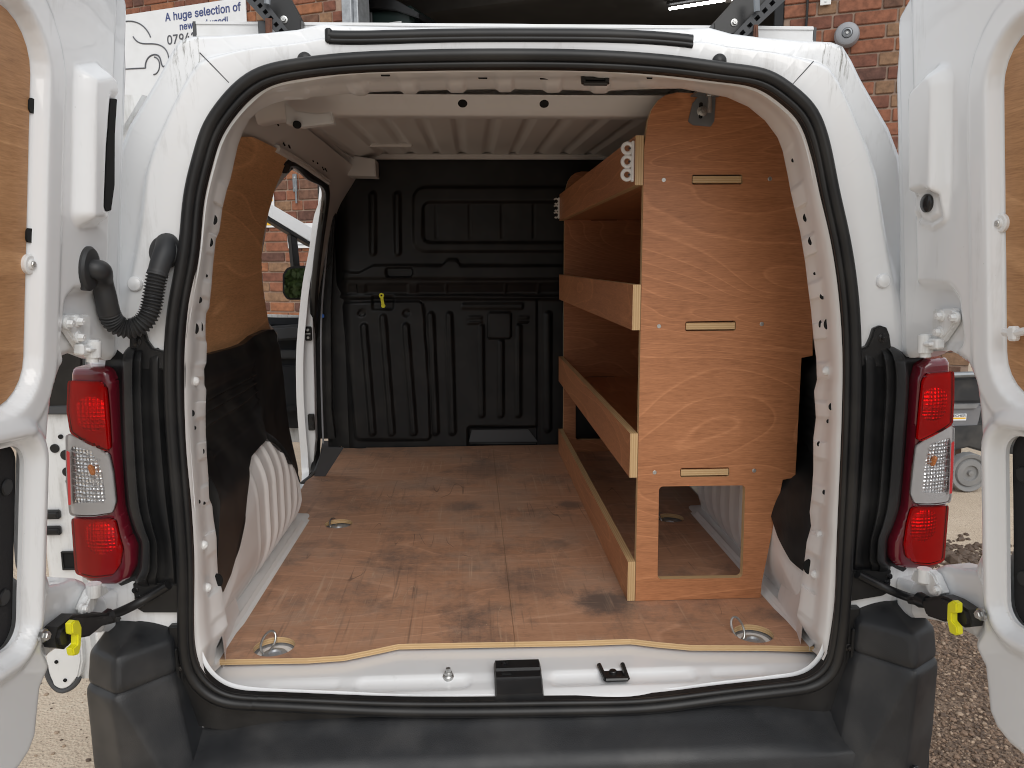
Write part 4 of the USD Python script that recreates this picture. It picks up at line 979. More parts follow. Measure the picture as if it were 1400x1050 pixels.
FEAT += [(bline([a, b], .026), .012, .009) for a, b in [((498, 446), (510, 590)), ((524, 434), (536, 590)), ((555, 446), (566, 590)), ((589, 431), (596, 590)), ((614, 431), (619, 590)), ((749, 430), (749, 586)), ((775, 430), (775, 586))]]
FEAT += [(bline([a, b], .020), .010, .008) for a, b in [((658, 447), (659, 567)), ((685, 468), (685, 567)), ((709, 447), (709, 567))]]
FEAT += [(brect(x0, y_, x1, y_ + 3, .002), .006, .004) for x0, x1 in ((640, 658), (708, 722)) for y_ in (433, 439)]
FEAT += [(sg.Point(bq(*q)).buffer(0.015), -.008, .006) for q in ((495, 428), (556, 428))]


def bulk(u, v):
    y = np.full(u.shape, 2.03)
    for poly, h, w in FEAT: y -= h * sstep(sdist(poly, u, v), -w / 2, w / 2)
    e = np.clip((np.abs(u) - 0.595) / 0.10, 0, 1.2)
    y += 0.085 * e ** 2
    y -= 0.03 * sstep(v, 1.25, 1.33)
    return np.stack([u, y, v], 1)


blk = part('bulkhead', grid_sheet(rpoly([(-0.70, 0.57), (0.72, 0.57), (0.72, 1.45), (0.62, 1.80), (0.5, 1.86), (-0.5, 1.86), (-0.62, 1.80), (-0.70, 1.45)], 0.03), 0.0062, bulk), 'bulkhead_black', van, smooth=40)
c = at_y(522, 411, 2.0)
part('latch_tab', slab(sg.Point(0, 0.022).buffer(0.011).union(sg.Point(0.006, -0.022).buffer(0.009)).union(sg.Polygon([(-.006, .02), (.006, .02), (.012, -.02), (-.001, -.02)])).difference(sg.Point(0, 0.022).buffer(0.004)), 0.006, c, (1, 0, 0), ZU, (0, -1, 0), 0.001), 'yellow_plastic', blk.GetPrim())
part('lower_insert', slab_y([(645, 588), (722, 587), (735, 604), (641, 604)], 2.035, 0.004, 0), 'grey_plastic', blk.GetPrim(), smooth=False)

# load floor under the plywood, rear sill
part('load_floor', box((-0.68, 0.20, 0.555), (0.72, 2.05, 0.577), 0.003), 'white_inner', van, smooth=False)
sp_ = rpoly([(-0.66, 0.006), (0.66, 0.006), (0.66, 0.24), (-0.66, 0.24)], 0)


def sill(u, v):
    z = np.interp(v, [0.0, 0.012, 0.03, 0.06, 0.085, 0.24], [0.560, 0.568, 0.5735, 0.5745, 0.580, 0.582])
    pan = sstep(sdist(rrect(-0.33, 0.040, -0.10, 0.082, 0.018), u, v), -0.004, 0.010) + sstep(sdist(rrect(0.06, 0.040, 0.36, 0.082, 0.018), u, v), -0.004, 0.010)
    pan += 0.5 * sstep(sdist(rrect(-0.50, 0.05, -0.36, 0.075, 0.01), u, v), -0.004, 0.008) + 0.5 * sstep(sdist(rrect(0.39, 0.05, 0.50, 0.075, 0.01), u, v), -0.004, 0.008)
    return np.stack([u, v, z - 0.006 * np.clip(pan, 0, 1)], 1)


sl = part('rear_sill', grid_sheet(sp_, 0.006, sill), 'white_paint', van, smooth=40)
ex = at_z(676, 930, 0.58)[0], at_z(741, 930, 0.58)[0]
prf = [(0.004, 0.560), (0.006, 0.578), (0.035, 0.590), (0.040, 0.5945), (0.062, 0.5955), (0.066, 0.600), (0.098, 0.600), (0.104, 0.594), (0.104, 0.576)]
cv = [np.array([[x, y, z] for y, z in prf]) for x in (ex[0], ex[0] + 0.003, ex[1] - 0.003, ex[1])]
cv[0][:, 2] -= 0.004; cv[3][:, 2] -= 0.004; cv[0][1:-1, 2] -= .004; cv[3][1:-1, 2] -= .004
stk = part('striker_cover', [loft(cv), loft([np.array([[ex[0], y, 0.565] for y, z in prf]), cv[0]]), loft([cv[3], np.array([[ex[1], y, 0.565] for y, z in prf])])], 'black_trim', van, smooth=25)
part('cover_screw', bolt((ex[0] + 0.022, 0.083, 0.600), (0, 0, 1), 0.007, 0.003), 'gloss_black', stk.GetPrim())
part('cover_slot', box((ex[0] + 0.014, 0.046, 0.5945), (ex[0] + 0.034, 0.053, 0.597), 0.001), 'dark_hole', stk.GetPrim(), smooth=False)
c = at_z(613, 926, 0.574)
part('sill_buffer', [disc(c, ZU, 0.012, 0.006), disc(c + [0, 0, .006], ZU, 0.0085, 0.006), disc(c + [0, 0, .012], ZU, 0.006, 0.008, 6)], 'steel_bolt', van)
a, b, c_, d = at_z(819, 909, .585), at_z(851, 908, .585), at_z(858, 928, .578), at_z(828, 929, .578)
part('lower_catch', [tube([a, d], 0.005, 8), tube([b, c_], 0.005, 8), tube([d, c_], 0.005, 8), slab(sg.Polygon([(p[0], p[1]) for p in (a, b, c_, d)]), 0.006, (0, 0, 0.572), (1, 0, 0), (0, 1, 0), ZU), disc((a + b) / 2 * .6 + (c_ + d) / 2 * .4 + [0, 0, -.004], ZU, 0.008)], 'gloss_black', van)
for px in [(419, 926), (979, 912)]: part('sill_plug', disc(at_z(*px, 0.5725), ZU, 0.0105, 0.003), 'moulding_black', van)
# tie-down points
PLYZ = 0.600
TIE = [((375, 884), 0.55, 1), ((1030, 866), 2.3, 1), ((463, 716), 0.2, 0), ((494, 610), 0.0, 0), ((916, 708), 0.0, 0)]
TIE_C = [at_z(*q[0], PLYZ) for q in TIE]
for (px, rot, upr), c in zip(TIE, TIE_C):
    c = np.array([c[0], c[1], 0.578])
    a = np.arange(32) * 2 * np.pi / 32; ring = np.stack([np.cos(a), np.sin(a), 0 * a], 1)
    td = part('tie_down', loft([c + r * ring + [0, 0, h] for r, h in [(0.046, 0.006), (0.040, 0.0035), (0.030, 0.002), (0.026, 0.004), (0.024, 0.007), (0.014, 0.008), (0.012, 0.004), (0.0005, 0.004)]], closed=True), 'galvanised', van)
    dx = np.array([math.cos(rot), math.sin(rot), 0]); dy = np.cross(ZU, dx)
    lift = np.array([-0.35, 0.25, 0.9]) if upr and c[0] > 0 else (np.array([0.25, 0.75, 0.5]) if upr else np.array([0.1, 0.97, 0.2])); lift /= np.linalg.norm(lift)
    e1 = np.cross(lift, [0.35, -0.9, 0.1]); e1 /= np.linalg.norm(e1)
    base = c + np.array([-0.024, 0.004, 0.010])
    loop = [base + e1 * 0.014 * math.cos(t) * (1 if abs(math.cos(t)) < .9 else 1) + lift * (0.022 + 0.026 * math.sin(t)) for t in np.linspace(0, 2 * np.pi, 31)[:-1]]
    part('lashing_ring', tube(loop, 0.0026, 8, closed=True), 'steel_bolt', td.GetPrim())
# ---------------------------------------------------------------- tail lamps and their black surrounds
LAMPS = {-1: dict(o=[(100, 501), (147, 500), (156, 505), (162, 520), (165, 600), (171, 690), (180, 725), (189, 745), (188, 772), (180, 788), (165, 796), (135, 796), (108, 791), (101, 740), (97, 690), (95, 600), (97, 560)],
                  u=[(102, 518), (147, 519), (154, 528), (157, 560), (160, 613), (130, 601), (104, 588), (99, 560)], m=[(97, 590), (118, 596), (148, 609), (158, 617), (163, 640), (167, 680), (163, 694), (140, 698), (100, 701), (96, 660)], mi=[(103, 606), (135, 612), (149, 640), (154, 680), (120, 683), (103, 686)],
                  l=[(102, 706), (158, 703), (166, 706), (170, 725), (175, 745), (172, 765), (163, 778), (135, 782), (107, 781)]),
         1: dict(o=[(1297, 488), (1262, 490), (1250, 497), (1244, 520), (1240, 600), (1232, 690), (1222, 720), (1214, 740), (1214, 762), (1223, 772), (1240, 775), (1285, 776), (1290, 765), (1294, 720), (1299, 690), (1301, 600), (1298, 550)],
                 u=[(1296, 506), (1258, 508), (1251, 518), (1248, 545), (1243, 600), (1270, 588), (1296, 577), (1297, 545)], m=[(1299, 579), (1282, 584), (1252, 598), (1242, 606), (1238, 640), (1235, 670), (1240, 682), (1260, 683), (1296, 684), (1300, 650)], mi=[(1295, 596), (1262, 602), (1254, 628), (1250, 668), (1280, 670), (1295, 672)],
                 l=[(1293, 689), (1244, 687), (1236, 690), (1231, 710), (1227, 738), (1230, 755), (1240, 762), (1262, 765), (1287, 764)])}


def lamp_y(u):
    e = np.clip((np.abs(u) - 0.745) / 0.075, 0, 1.3)
    return -0.020 + 0.024 * e ** 2.2 + 0.012 * np.clip((0.735 - np.abs(u)) / 0.04, 0, 1) ** 2


for sx in (-1, 1):
    Lm = LAMPS[sx]
    xz = lambda pts, r=0.006: rpoly([(p[0], p[2]) for p in ys(pts, 0.0)], r)
    surf = lambda off, bulge=0.0, poly=None: (lambda u, v: np.stack([u, lamp_y(u) + off, v], 1))
    po = xz(Lm['o'], 0.012)

    def rounded(u, v, po=po):
        d = sdist(po, u, v)
        return np.stack([u, lamp_y(u) + 0.012 * (1 - np.sqrt(np.clip(1 - (1 - np.clip(d / 0.012, 0, 1)) ** 2, 0, 1))), v], 1)
    body = part('tail_lamp', grid_sheet(po, 0.004, rounded, thick=(0, 0.12, 0)), 'lamp_wine', van, smooth=40, label='left tail lamp' if False else None)
    for key, rm, lm in (('u', 'lamp_red_body', 'lens_red'), ('l', 'lamp_red_body', 'lens_red')):
        z = xz(Lm[key])
        inn = z.buffer(-0.007)
        part('lamp_chamber', grid_sheet(z, 0.004, surf(-0.002)), rm, body.GetPrim())
        x0, z0, x1, z1 = z.bounds
        ctr = sg.Point((x0 * 0.42 + x1 * 0.58) if sx < 0 else (x0 * 0.58 + x1 * 0.42), z0 + (z1 - z0) * (0.52 if key == 'u' else 0.66))
        rp = inn.intersection(sg.box(ctr.x - 0.027, ctr.y - 0.036, ctr.x + 0.027, ctr.y + 0.036))
        part('reflector', grid_sheet(rp, 0.003, lambda u, v, c=ctr: np.stack([u, lamp_y(u) - 0.0065 + 8.0 * ((u - c.x) ** 2 + (v - c.y) ** 2) * 0.5 + 0.0012 * (np.abs(((u * 160) % 1) - .5) + np.abs(((v * 160) % 1) - .5)), v], 1)), 'reflector', body.GetPrim(), smooth=False)
        part('red_lens', grid_sheet(z.buffer(0.001), 0.005, surf(-0.010), thick=(0, 0.010, 0)), lm, body.GetPrim())
    z = xz(Lm['m']); zi = xz(Lm['mi'])
    part('frosted_rim', grid_sheet(z.difference(zi), 0.004, surf(-0.006), thick=(0, 0.004, 0)), 'lamp_frost', body.GetPrim())
    part('reflector', grid_sheet(zi, 0.003, lambda u, v: np.stack([u, lamp_y(u) - 0.003 + 0.0012 * (np.abs(((u * 130) % 1) - .5) + np.abs(((v * 130) % 1) - .5)), v], 1)), 'reflector', body.GetPrim(), smooth=False)
    xb, zb_ = zi.centroid.x - sx * 0.012, zi.centroid.y + 0.020
    part('bulb', hull([(xb, lamp_y(xb) - 0.006, zb_), (xb - sx * .003, lamp_y(xb) - 0.006, zb_ - 0.010)], 0.005), 'bulb_amber', body.GetPrim(), smooth=60)
    bz = [zi.bounds[1] + (zi.bounds[3] - zi.bounds[1]) * f for f in np.linspace(0.12, 0.85, 7)]
    part('lens_rib', [tube([(zi.bounds[0] + 0.004, lamp_y(zi.bounds[0]) - 0.009, q - sx * 0.004 + .004), (zi.bounds[2] - 0.004, lamp_y(zi.bounds[2]) - 0.009, q + sx * 0.004 - .004)], 0.0009, 5) for q in bz], 'lamp_frost', body.GetPrim())
    part('clear_lens', grid_sheet(z.buffer(0.001), 0.005, surf(-0.012), thick=(0, 0.012, 0)), 'lens_clear', body.GetPrim())
    es = sorted([p for p in ys(Lm['m'], 0.0)], key=lambda p: sx * p[0])[-3:]
    part('side_reflector', grid_sheet(xz([(98, 612), (104, 614), (104, 686), (99, 688)] if sx < 0 else [(1298, 600), (1292, 602), (1291, 672), (1297, 672)], 0.001), 0.003, surf(-0.0135)), 'lamp_red_body', body.GetPrim(), smooth=False)

# lamp surrounds: stepped black mouldings between the seal and the lamp
SUR = {-1: [(470, 224, 178), (485, 222, 168), (500, 222, 166), (520, 222, 166), (600, 226, 168), (690, 234, 174), (725, 238, 184), (745, 240, 192), (775, 243, 191), (795, 245, 184), (806, 246, 196)],
       1: [(470, 1176, 1216), (485, 1176, 1236), (500, 1177, 1241), (520, 1177, 1243), (600, 1174, 1238), (690, 1169, 1230), (720, 1167, 1221), (740, 1166, 1213), (765, 1164, 1212), (776, 1163, 1218), (786, 1163, 1208)]}
FR = [(-0.10, 0.010), (0.0, 0.006), (0.10, -0.004), (0.14, -0.008), (0.30, -0.004), (0.34, 0.000), (0.50, 0.000), (0.53, -0.016), (0.545, -0.019), (0.72, -0.016), (0.735, -0.028), (0.75, -0.031), (0.93, -0.028), (0.97, -0.022), (1.0, 0.002), (1.4, 0.002)]
for sx in (-1, 1):
    R_ = np.array(SUR[sx], float); py = np.linspace(R_[0, 0], R_[-1, 0], 80)
    xa, xb2 = PchipInterpolator(R_[:, 0], R_[:, 1])(py), PchipInterpolator(R_[:, 0], R_[:, 2])(py)
    rows = []
    endk = np.minimum(1, np.minimum((py - py[0]) / 22, (py[-1] - py) / 14)) ** 0.6
    for f, yy_ in FR: rows.append(np.array([at_y(xa[i] + (xb2[i] - xa[i]) * f, py[i], 0.02 + (yy_ - 0.02) * endk[i]) for i in range(80)]))
    sur = part('lamp_surround', loft(rows), 'moulding_black', van, smooth=35)
    tab = [(176, 482), (177, 455), (183, 447), (191, 445), (197, 452), (201, 466), (208, 476), (228, 482), (228, 505), (180, 508)] if sx < 0 else [(1220, 480), (1217, 458), (1213, 448), (1204, 445), (1195, 449), (1191, 462), (1186, 473), (1172, 480), (1172, 500), (1218, 505)]
    part('fixing_tab', slab_y(tab, -0.002, 0.02, 0.003, 0.003), 'moulding_black', sur.GetPrim(), smooth=False)
    part('tab_screw', [disc(at_y(*((186, 467) if sx < 0 else (1207, 462)), -0.003), (0, -1, 0), 0.0085, 0.001), bolt(at_y(*((186, 467) if sx < 0 else (1207, 462)), -0.004), (0, -1, 0), 0.006, 0.003)], 'gloss_black', sur.GetPrim())
    pl = [(181, 797), (243, 799), (245, 838), (196, 838), (186, 832), (183, 815)] if sx < 0 else [(1219, 779), (1162, 780), (1160, 823), (1207, 815), (1216, 810), (1218, 795)]
    mp = part('check_strap_plate', slab_y(pl, -0.004, 0.02, 0.002, 0.004), 'moulding_black', van, smooth=False)
    for k in range(3):
        c = (np.array(pl[0]) * (0.75 - .25 * k) + np.array(pl[3]) * (0.25 + .25 * k))
        part('plate_bolt', bolt(at_y(c[0], c[1], -0.005), (0, -1, 0), 0.006, 0.004), 'gloss_black', mp.GetPrim())

# ---------------------------------------------------------------- bumper
PB = [(0.10, 0.552), (0.02, 0.550), (-0.002, 0.546), (-0.010, 0.538), (-0.04, 0.522), (-0.070, 0.508), (-0.084, 0.498), (-0.092, 0.482), (-0.098, 0.44), (-0.100, 0.34), (-0.085, 0.22), (-0.03, 0.18)]
xg = np.r_[np.linspace(-0.79, -0.55, 16), np.linspace(-0.53, 0.53, 31), np.linspace(0.55, 0.79, 16)]
rows = []
for y, z in PB:
    k = np.abs(xg) / 0.79
    yy_ = y + 0.045 * k ** 5
    zz_ = z - 0.012 * sstep(np.abs(xg), 0.45, 0.62) * (z > 0.49) + 0.0 * k
    rows.append(np.stack([xg * (1 - 0.012 * (0.5 - z)), yy_, zz_], 1))
bm = loft(rows)
ends = [loft([np.array([r[i] for r in rows]), np.array([[r[i][0], 0.35, r[i][2]] for r in rows])]) for i in (0, -1)]
bumper = part('bumper', [bm] + ends, 'bumper_black', van, smooth=40)
for sx in (-1, 1):
    def soft(hulls, step, it):
        m = hulls[0]
        for h in hulls[1:]: m = m + h
        t_ = tm(m.refine_to_length(step)); t_.merge_vertices()
        return trimesh.smoothing.filter_taubin(t_, lamb=0.5, nu=0.52, iterations=it)
    F3 = lambda lst, z: [(sx * x, y, z) for x, y in lst]
    blk_ = hull(F3([(.772, -.040), (.722, -.074), (.664, -.014), (.664, .10), (.79, .15)], .668) + F3([(.768, -.036), (.722, -.066), (.666, -.010), (.664, .10), (.79, .15)], .708) + F3([(.755, .03), (.715, .012), (.680, .036), (.668, .12), (.775, .18)], .734), .018)
    f1 = hull(F3([(.774, -.042), (.722, -.078), (.664, -.016), (.664, .10), (.79, .15)], .642) + F3([(.772, -.045), (.712, -.082), (.640, -.05), (.62, .05), (.785, .15)], .50) + F3([(.765, -.040), (.70, -.078), (.60, -.070), (.60, .05), (.775, .15)], .36), .020)
    for nm, mm in (('bumper_corner', soft([blk_], 0.012, 14)), ('bumper_flank', soft([f1], 0.012, 24))):
        part(nm, mm, 'bumper_black', bumper.GetPrim(), smooth=50)
    # recess bracket between the corner and the seal
    part('corner_bracket', [box((sx * .634, -0.004, .50), (sx * .660, 0.03, .742), 0.004), box((sx * .642, -0.012, .54), (sx * .648, 0.0, .70), 0.002)], 'moulding_black', bumper.GetPrim(), smooth=False)
    part('bracket_bolt', [bolt((sx * .640, -0.005, .660), (0, -1, 0), 0.008, 0.004)], 'gloss_black', bumper.GetPrim())
c = np.array([0.735, -0.095, 0.455])
part('parking_sensor', [disc(c, (0.35, -0.93, 0), 0.011, 0.004), disc(c, (0.35, -0.93, 0), 0.007, 0.006)], 'gloss_black', bumper.GetPrim())

# ---------------------------------------------------------------- rear doors
def door_frame(pt, pb, a, sg_):
    a = math.radians(a); d = np.array([sg_ * math.sin(a), -math.cos(a), 0]); ev = pt - pb; ev /= np.linalg.norm(ev)
    es = d - ev * (d @ ev); es /= np.linalg.norm(es); n = np.cross(es, ev); n *= -sg_ * np.sign(n[0])
    return pb, es, ev, n


DOORS = {-1: door_frame(at_y(184, 88, .05), at_y(172, 435, .02), 4, -1), 1: door_frame(at_y(1216, 160, .05), at_y(1222, 435, .02), 4, 1)}
DOUT = [(-.003, .065), (0, .20), (0, .43), (.010, .49), (.030, .535), (.063, .556), (.11, .566), (.30, .575), (.50, .57), (.565, .55), (.595, .50), (.60, .40), (.60, -.60), (.585, -.65), (.55, -.668), (.40, -.672), (.33, -.668), (.295, -.664), (.268, -.652), (.252, -.632), (.248, -.60), (.243, -.562), (.225, -.542), (.194, -.532), (.155, -.531), (.10, -.542), (.06, -.552), (.0, -.575), (-.03, -.588), (-.034, -.56), (-.034, -.505),
        (.03, -.497), (.07, -.475), (.10, -.447), (.127, -.432), (.17, -.426), (.205, -.417), (.228, -.398), (.240, -.376), (.246, -.34), (.247, -.30), (.244, -.20), (.240, -.145), (.233, -.105), (.215, -.075), (.185, -.060), (.165, -.056), (.10, -.060), (.05, -.073), (-.029, -.073), (-.020, -.05)]
WIN = rrect(.283, -.125, .545, .405, .07)
POC = rrect(.283, -.475, .545, -.175, .035)


def door(sx):
    O, es, ev, n = DOORS[sx]
    loc = lambda x, y: (lambda q: (float((q - O) @ es), float((q - O) @ ev)))(on_plane(x, y, n, n @ O))
    lp = lambda pts, r=0.01: rpoly([loc(*q) for q in pts], r)
    to3 = lambda s, v, h: O + np.outer(np.ravel(s), es) + np.outer(np.ravel(v), ev) + np.outer(np.ravel(h), n)
    outl = sg.Polygon(DOUT)
    if sx < 0:
        pocket = lp([(88, 92), (118, 88), (131, 100), (134, 130), (128, 290), (118, 305), (92, 308), (84, 295), (86, 120)], .012)
        slot = lp([(118, 132), (127, 133), (124, 180), (124, 250), (119, 285), (113, 287), (110, 280), (113, 200)], .002)
        recess = lp([(74, 470), (80, 412), (90, 400), (125, 397), (150, 400), (170, 420), (178, 480), (130, 510), (80, 500)], .012)
    else:
        pocket = lp([(1310, 92), (1298, 90), (1270, 118), (1265, 135), (1266, 290), (1272, 305), (1290, 311), (1308, 300), (1312, 250), (1314, 110)], .012)
        slot = None
        recess = lp([(1325, 470), (1318, 408), (1308, 395), (1262, 391), (1240, 396), (1228, 430), (1226, 470), (1270, 480)], .012)
    low_rec = sg.Polygon([(-.1, -.38), (.205, -.38), (.236, -.44), (.236, -.50), (.20, -.56), (-.1, -.62)])
    hole = outl.difference(WIN.buffer(-0.004)).difference(POC.buffer(-0.004))

    def height(s, v):
        h = 0.0 * s
        h = h + 0.016 * sstep(s, 0.070, 0.100) * (1 - sstep(sdist(recess, s, v), -0.014, 0.008)) * (1 - sstep(sdist(low_rec, s, v), -0.016, 0.010))       # main pressing
        h = h - 0.010 * sstep(-s, -0.035, -0.024)                                                     # clinched skin edge
        h = h + 0.003 * sstep(sdist(WIN, s, v), -0.056, -0.048) * (1 - sstep(sdist(WIN, s, v), -0.022, 0.0))
        h = h - 0.018 * sstep(sdist(WIN, s, v), -0.014, -0.001)
        h = h + 0.010 * sstep(sdist(POC, s, v), -0.040, -0.020) - 0.020 * sstep(sdist(POC, s, v), -0.013, 0.0)
        h = h + 0.026 * sstep(sdist(pocket, s, v), -0.006, 0.018)
        h = h + 0.010 * sstep(v, 0.40, 0.52) * sstep(s, 0.06, 0.25)
        if slot is not None: h = h - 0.006 * sstep(sdist(slot, s, v), -0.012, 0.0)
        else: h = h - 0.018 * sstep(sdist(lp([(1266, 262), (1292, 255), (1306, 262), (1306, 298), (1290, 308), (1270, 300)], .006), s, v), -0.004, 0.008)
        ed = sdist(outl, s, v)
        return h - 0.007 * (1 - np.clip(ed / 0.014, 0, 1)) ** 2
    back = -n * 0.042
    dr = part('rear_door', grid_sheet(hole, 0.0038, lambda s, v: to3(s, v, height(s, v)), thick=lambda s, v: np.where((sdist(outl, s, v) > 0.02)[:, None], back * 0.15, back * 1.0)), 'white_paint', van, smooth=40, label='rear door folded open on the left' if sx < 0 else 'rear door folded open on the right')
    D = dr.GetPrim()
    part('outer_skin', slab(outl.buffer(-0.002), 0.004, O - n * 0.046, es, ev, n), 'white_paint', D, smooth=False)
    part('plywood_panel', slab(WIN.buffer(-0.001), 0.006, O - n * 0.006, es, ev, n, 0.001), 'ply_door', D, smooth=False)
    part('pocket_lining', slab(POC.buffer(-0.001), 0.004, O - n * 0.012, es, ev, n), 'black_foam', D, smooth=False)
    hp = lambda x, y, up_=0.001: (lambda q: to3(q[0], q[1], height(np.array([q[0]]), np.array([q[1]])) + up_)[0])(loc(x, y))
    if sx < 0:
        part('handle_slot', slab(slot, 0.003, O + n * (height(np.array([slot.centroid.x]), np.array([slot.centroid.y]))[0] - 0.0005), es, ev, n), 'dark_hole', D, smooth=False)
        for q, w in (((44, 145), .016), ((40, 322), .016)):
            l = loc(*q); part('panel_slot', slab(rrect(l[0] - w, l[1] - .010, l[0] + w * .6, l[1] + .010, .006), 0.003, O + n * (height(np.array([l[0]]), np.array([l[1]]))[0] - 0.0015), es, ev, n), 'dark_hole', D, smooth=False)
        sc = loc(37, 361)
    else:
        c = hp(1287, 277); part('oval_plug', disc(c, n, 0.015, 0.005, 24, 0.003), 'gloss_black', D)
        sc = loc(1371, 305)
    c = to3([sc[0]], [sc[1]], [0.0])[0]
    part('panel_screw', [disc(c + n * 0.002, n, 0.014, 0.004), disc(c + n * 0.006, n, 0.007, 0.003)], 'white_plastic', D)
    part('screw_head', disc(c + n * 0.008, n, 0.005, 0.003, 8), 'screw_zinc', D)
    for v_ in (-0.24, -0.40): part('foam_button', disc(to3([0.305], [v_], [-0.008])[0], n, 0.012, 0.004), 'rubber', D)
    if sx > 0:
        zt = [on_plane(x, y, n, n @ O + 0.012) for x, y in ((1373, 454), (1386, 456), (1404, 452))]
        part('cable_tie', [tube(zt, 0.006, 8), obox(zt[1], es, ev, n, (0.016, 0.022, 0.012), 0.003)], 'white_plastic', D)
    # hinges
    P = (lambda pts: [loc(*q) for q in pts])
    if sx < 0: plate = P([(77, 434), (80, 430), (112, 429), (112, 462), (118, 478), (110, 488), (102, 484), (78, 448)]); bl = [(92, 442), (106, 439), (107, 461)]; kn = (127, 466, 488)
    else: plate = P([(1316, 424), (1312, 421), (1286, 422), (1282, 454), (1275, 474), (1288, 475), (1299, 466), (1317, 440)]); bl = [(1287, 432), (1306, 434), (1285, 454)]; kn = (1265, 458, 482)
    hg = part('hinge', slab(rpoly(plate, .004), 0.014, O + n * 0.001, es, ev, n, 0.003), 'white_dirty', D, smooth=False)
    for q in bl: part('hinge_bolt', bolt(on_plane(*q, n, n @ O + 0.015), n, 0.0095, 0.008), 'white_dirty', D)
    k0, k1 = on_plane(kn[0], kn[1], n, n @ O + 0.020), on_plane(kn[0], kn[2], n, n @ O + 0.020)
    part('hinge_knuckle', [tube([k0, k1], 0.0125, 16), tube([k0 + ev * 0.002, k1 - ev * 0.008], 0.009, 16), obox((k0 + k1) / 2 + es * 0.016 - n * 0.004, es, ev, n, (0.040, 0.018, 0.016), 0.003), obox((k0 + k1) / 2 + es * 0.010 + n * 0.006, es, ev, n, (0.034, 0.006, 0.008), 0.002)], 'white_dirty', D)
    if sx < 0: low = P([(100, 833), (112, 806), (118, 800), (132, 801), (137, 808), (120, 818), (112, 836), (104, 840)]); lb = (113, 832); kk = (128, 798, 815)
    else: low = P([(1301, 810), (1290, 785), (1282, 778), (1262, 778), (1257, 790), (1266, 798), (1278, 800), (1284, 812), (1294, 814)]); lb = (1283, 806); kk = (1264, 777, 795)
    part('hinge', slab(rpoly(low, .002), 0.018, O + n * 0.001, es, ev, n, 0.003), 'white_dirty', D, smooth=False)
    part('hinge_bolt', bolt(on_plane(*lb, n, n @ O + 0.019), n, 0.009, 0.006), 'white_dirty', D)
    k0, k1 = on_plane(kk[0], kk[1], n, n @ O + 0.018), on_plane(kk[0], kk[2], n, n @ O + 0.018)
    part('hinge_knuckle', tube([k0, k1], 0.012, 16), 'white_dirty', D)
    # check strap: black arm from the body, housing on the door, yellow release
    if sx < 0: arm = [(230, 800, -0.01), (190, 824, -0.02), (150, 842, -0.05)]; hs = [(50, 872), (55, 856), (78, 838), (100, 838), (122, 836), (143, 838), (144, 848), (118, 854), (100, 868), (78, 872), (64, 886), (54, 884)]; sc2 = (60, 869); yl = [(88, 852), (93, 847), (99, 848), (102, 856), (101, 882), (98, 894), (91, 896), (89, 886), (96, 880), (96, 868), (89, 866)]; dk = [(66, 862), (76, 856), (76, 870), (66, 874)]; ye = on_plane(118, 848, n, n @ O + 0.03)
    else: arm = [(1172, 785, -0.01), (1215, 806, -0.02), (1258, 820, -0.05)]; hs = [(1350, 845), (1346, 832), (1324, 818), (1308, 812), (1284, 816), (1260, 813), (1259, 823), (1284, 828), (1288, 840), (1312, 848), (1326, 846), (1340, 856), (1349, 855)]; sc2 = (1341, 840); yl = [(1317, 824), (1311, 820), (1304, 824), (1303, 845), (1307, 864), (1314, 868), (1318, 866), (1317, 856), (1310, 848), (1310, 838), (1317, 837)]; dk = [(1334, 832), (1324, 828), (1322, 840), (1332, 845)]; ye = on_plane(1284, 826, n, n @ O + 0.03)
    A_ = [at_y(x, y, w) for x, y, w in arm]
    A_[-1] = on_plane(arm[-1][0], arm[-1][1], n, n @ O + 0.022)
    cs = part('check_strap', [tube(smooth_curve(A_, 24, k=2), 0.0085, 10), tube([A_[-1], A_[-1] + (A_[-1] - A_[-2]) * 0.22], [0.014, 0.011], 10)], 'rubber', van, smooth=50)
    part('strap_housing', [slab(rpoly([loc(*q) for q in hs], .003), 0.030, O + n * 0.002, es, ev, n, 0.005)], 'black_trim', D, smooth=False)
    part('housing_hollow', slab(rpoly([loc(*q) for q in dk], .002), 0.002, O + n * 0.032, es, ev, n), 'dark_hole', D, smooth=False)
    part('housing_screw', bolt(on_plane(*sc2, n, n @ O + 0.034), n, 0.010, 0.006), 'steel_bolt', D)
    part('strap_release', slab(rpoly([(lambda q: ((q - O) @ es, (q - O) @ ev))(on_plane(*q, n, n @ O + 0.036)) for q in yl], .0015), 0.012, O + n * 0.036, es, ev, n, 0.002), 'yellow_plastic', D, smooth=False)
    return D, (O, es, ev, n), loc, hp


DL, FL_, locL, hpL = door(-1)
DR, FR_, locR, hpR = door(1)

# wiring hose from the left door to the body
O, es, ev, n = FL_
g = on_plane(118, 367, n, n @ O + 0.014)
m = disc((0, 0, 0), (0, 1, 0), 1, 0, 28); vv = m.vertices.copy()
gr = loft([g + np.stack([r * np.cos(a) for a in [0]])[0] * 0 + (np.cos(np.arange(28) * 2 * np.pi / 28)[:, None] * es * 0.026 + np.sin(np.arange(28) * 2 * np.pi / 28)[:, None] * ev * 0.035) * r + n * h for r, h in [(1, -.004), (1, .006), (.9, .010), (.62, .012), (.001, .012)]], closed=True)
pts = [g + n * 0.006, g + n * 0.016, at_y(139, 383, -0.092), at_y(145, 408, -0.082), at_y(150, 430, -0.070), at_y(160, 444, -0.058), at_y(176, 449, -0.05), at_y(193, 443, -0.045), at_y(204, 428, -0.04), at_y(209, 408, -0.035), at_y(213, 385, -0.030), at_y(219, 362, -0.022), at_y(227, 342, -0.006), at_y(229, 334, 0.010)]
hp_ = smooth_curve(pts, 420)
zpix = np.linspace(0, 1, 420)
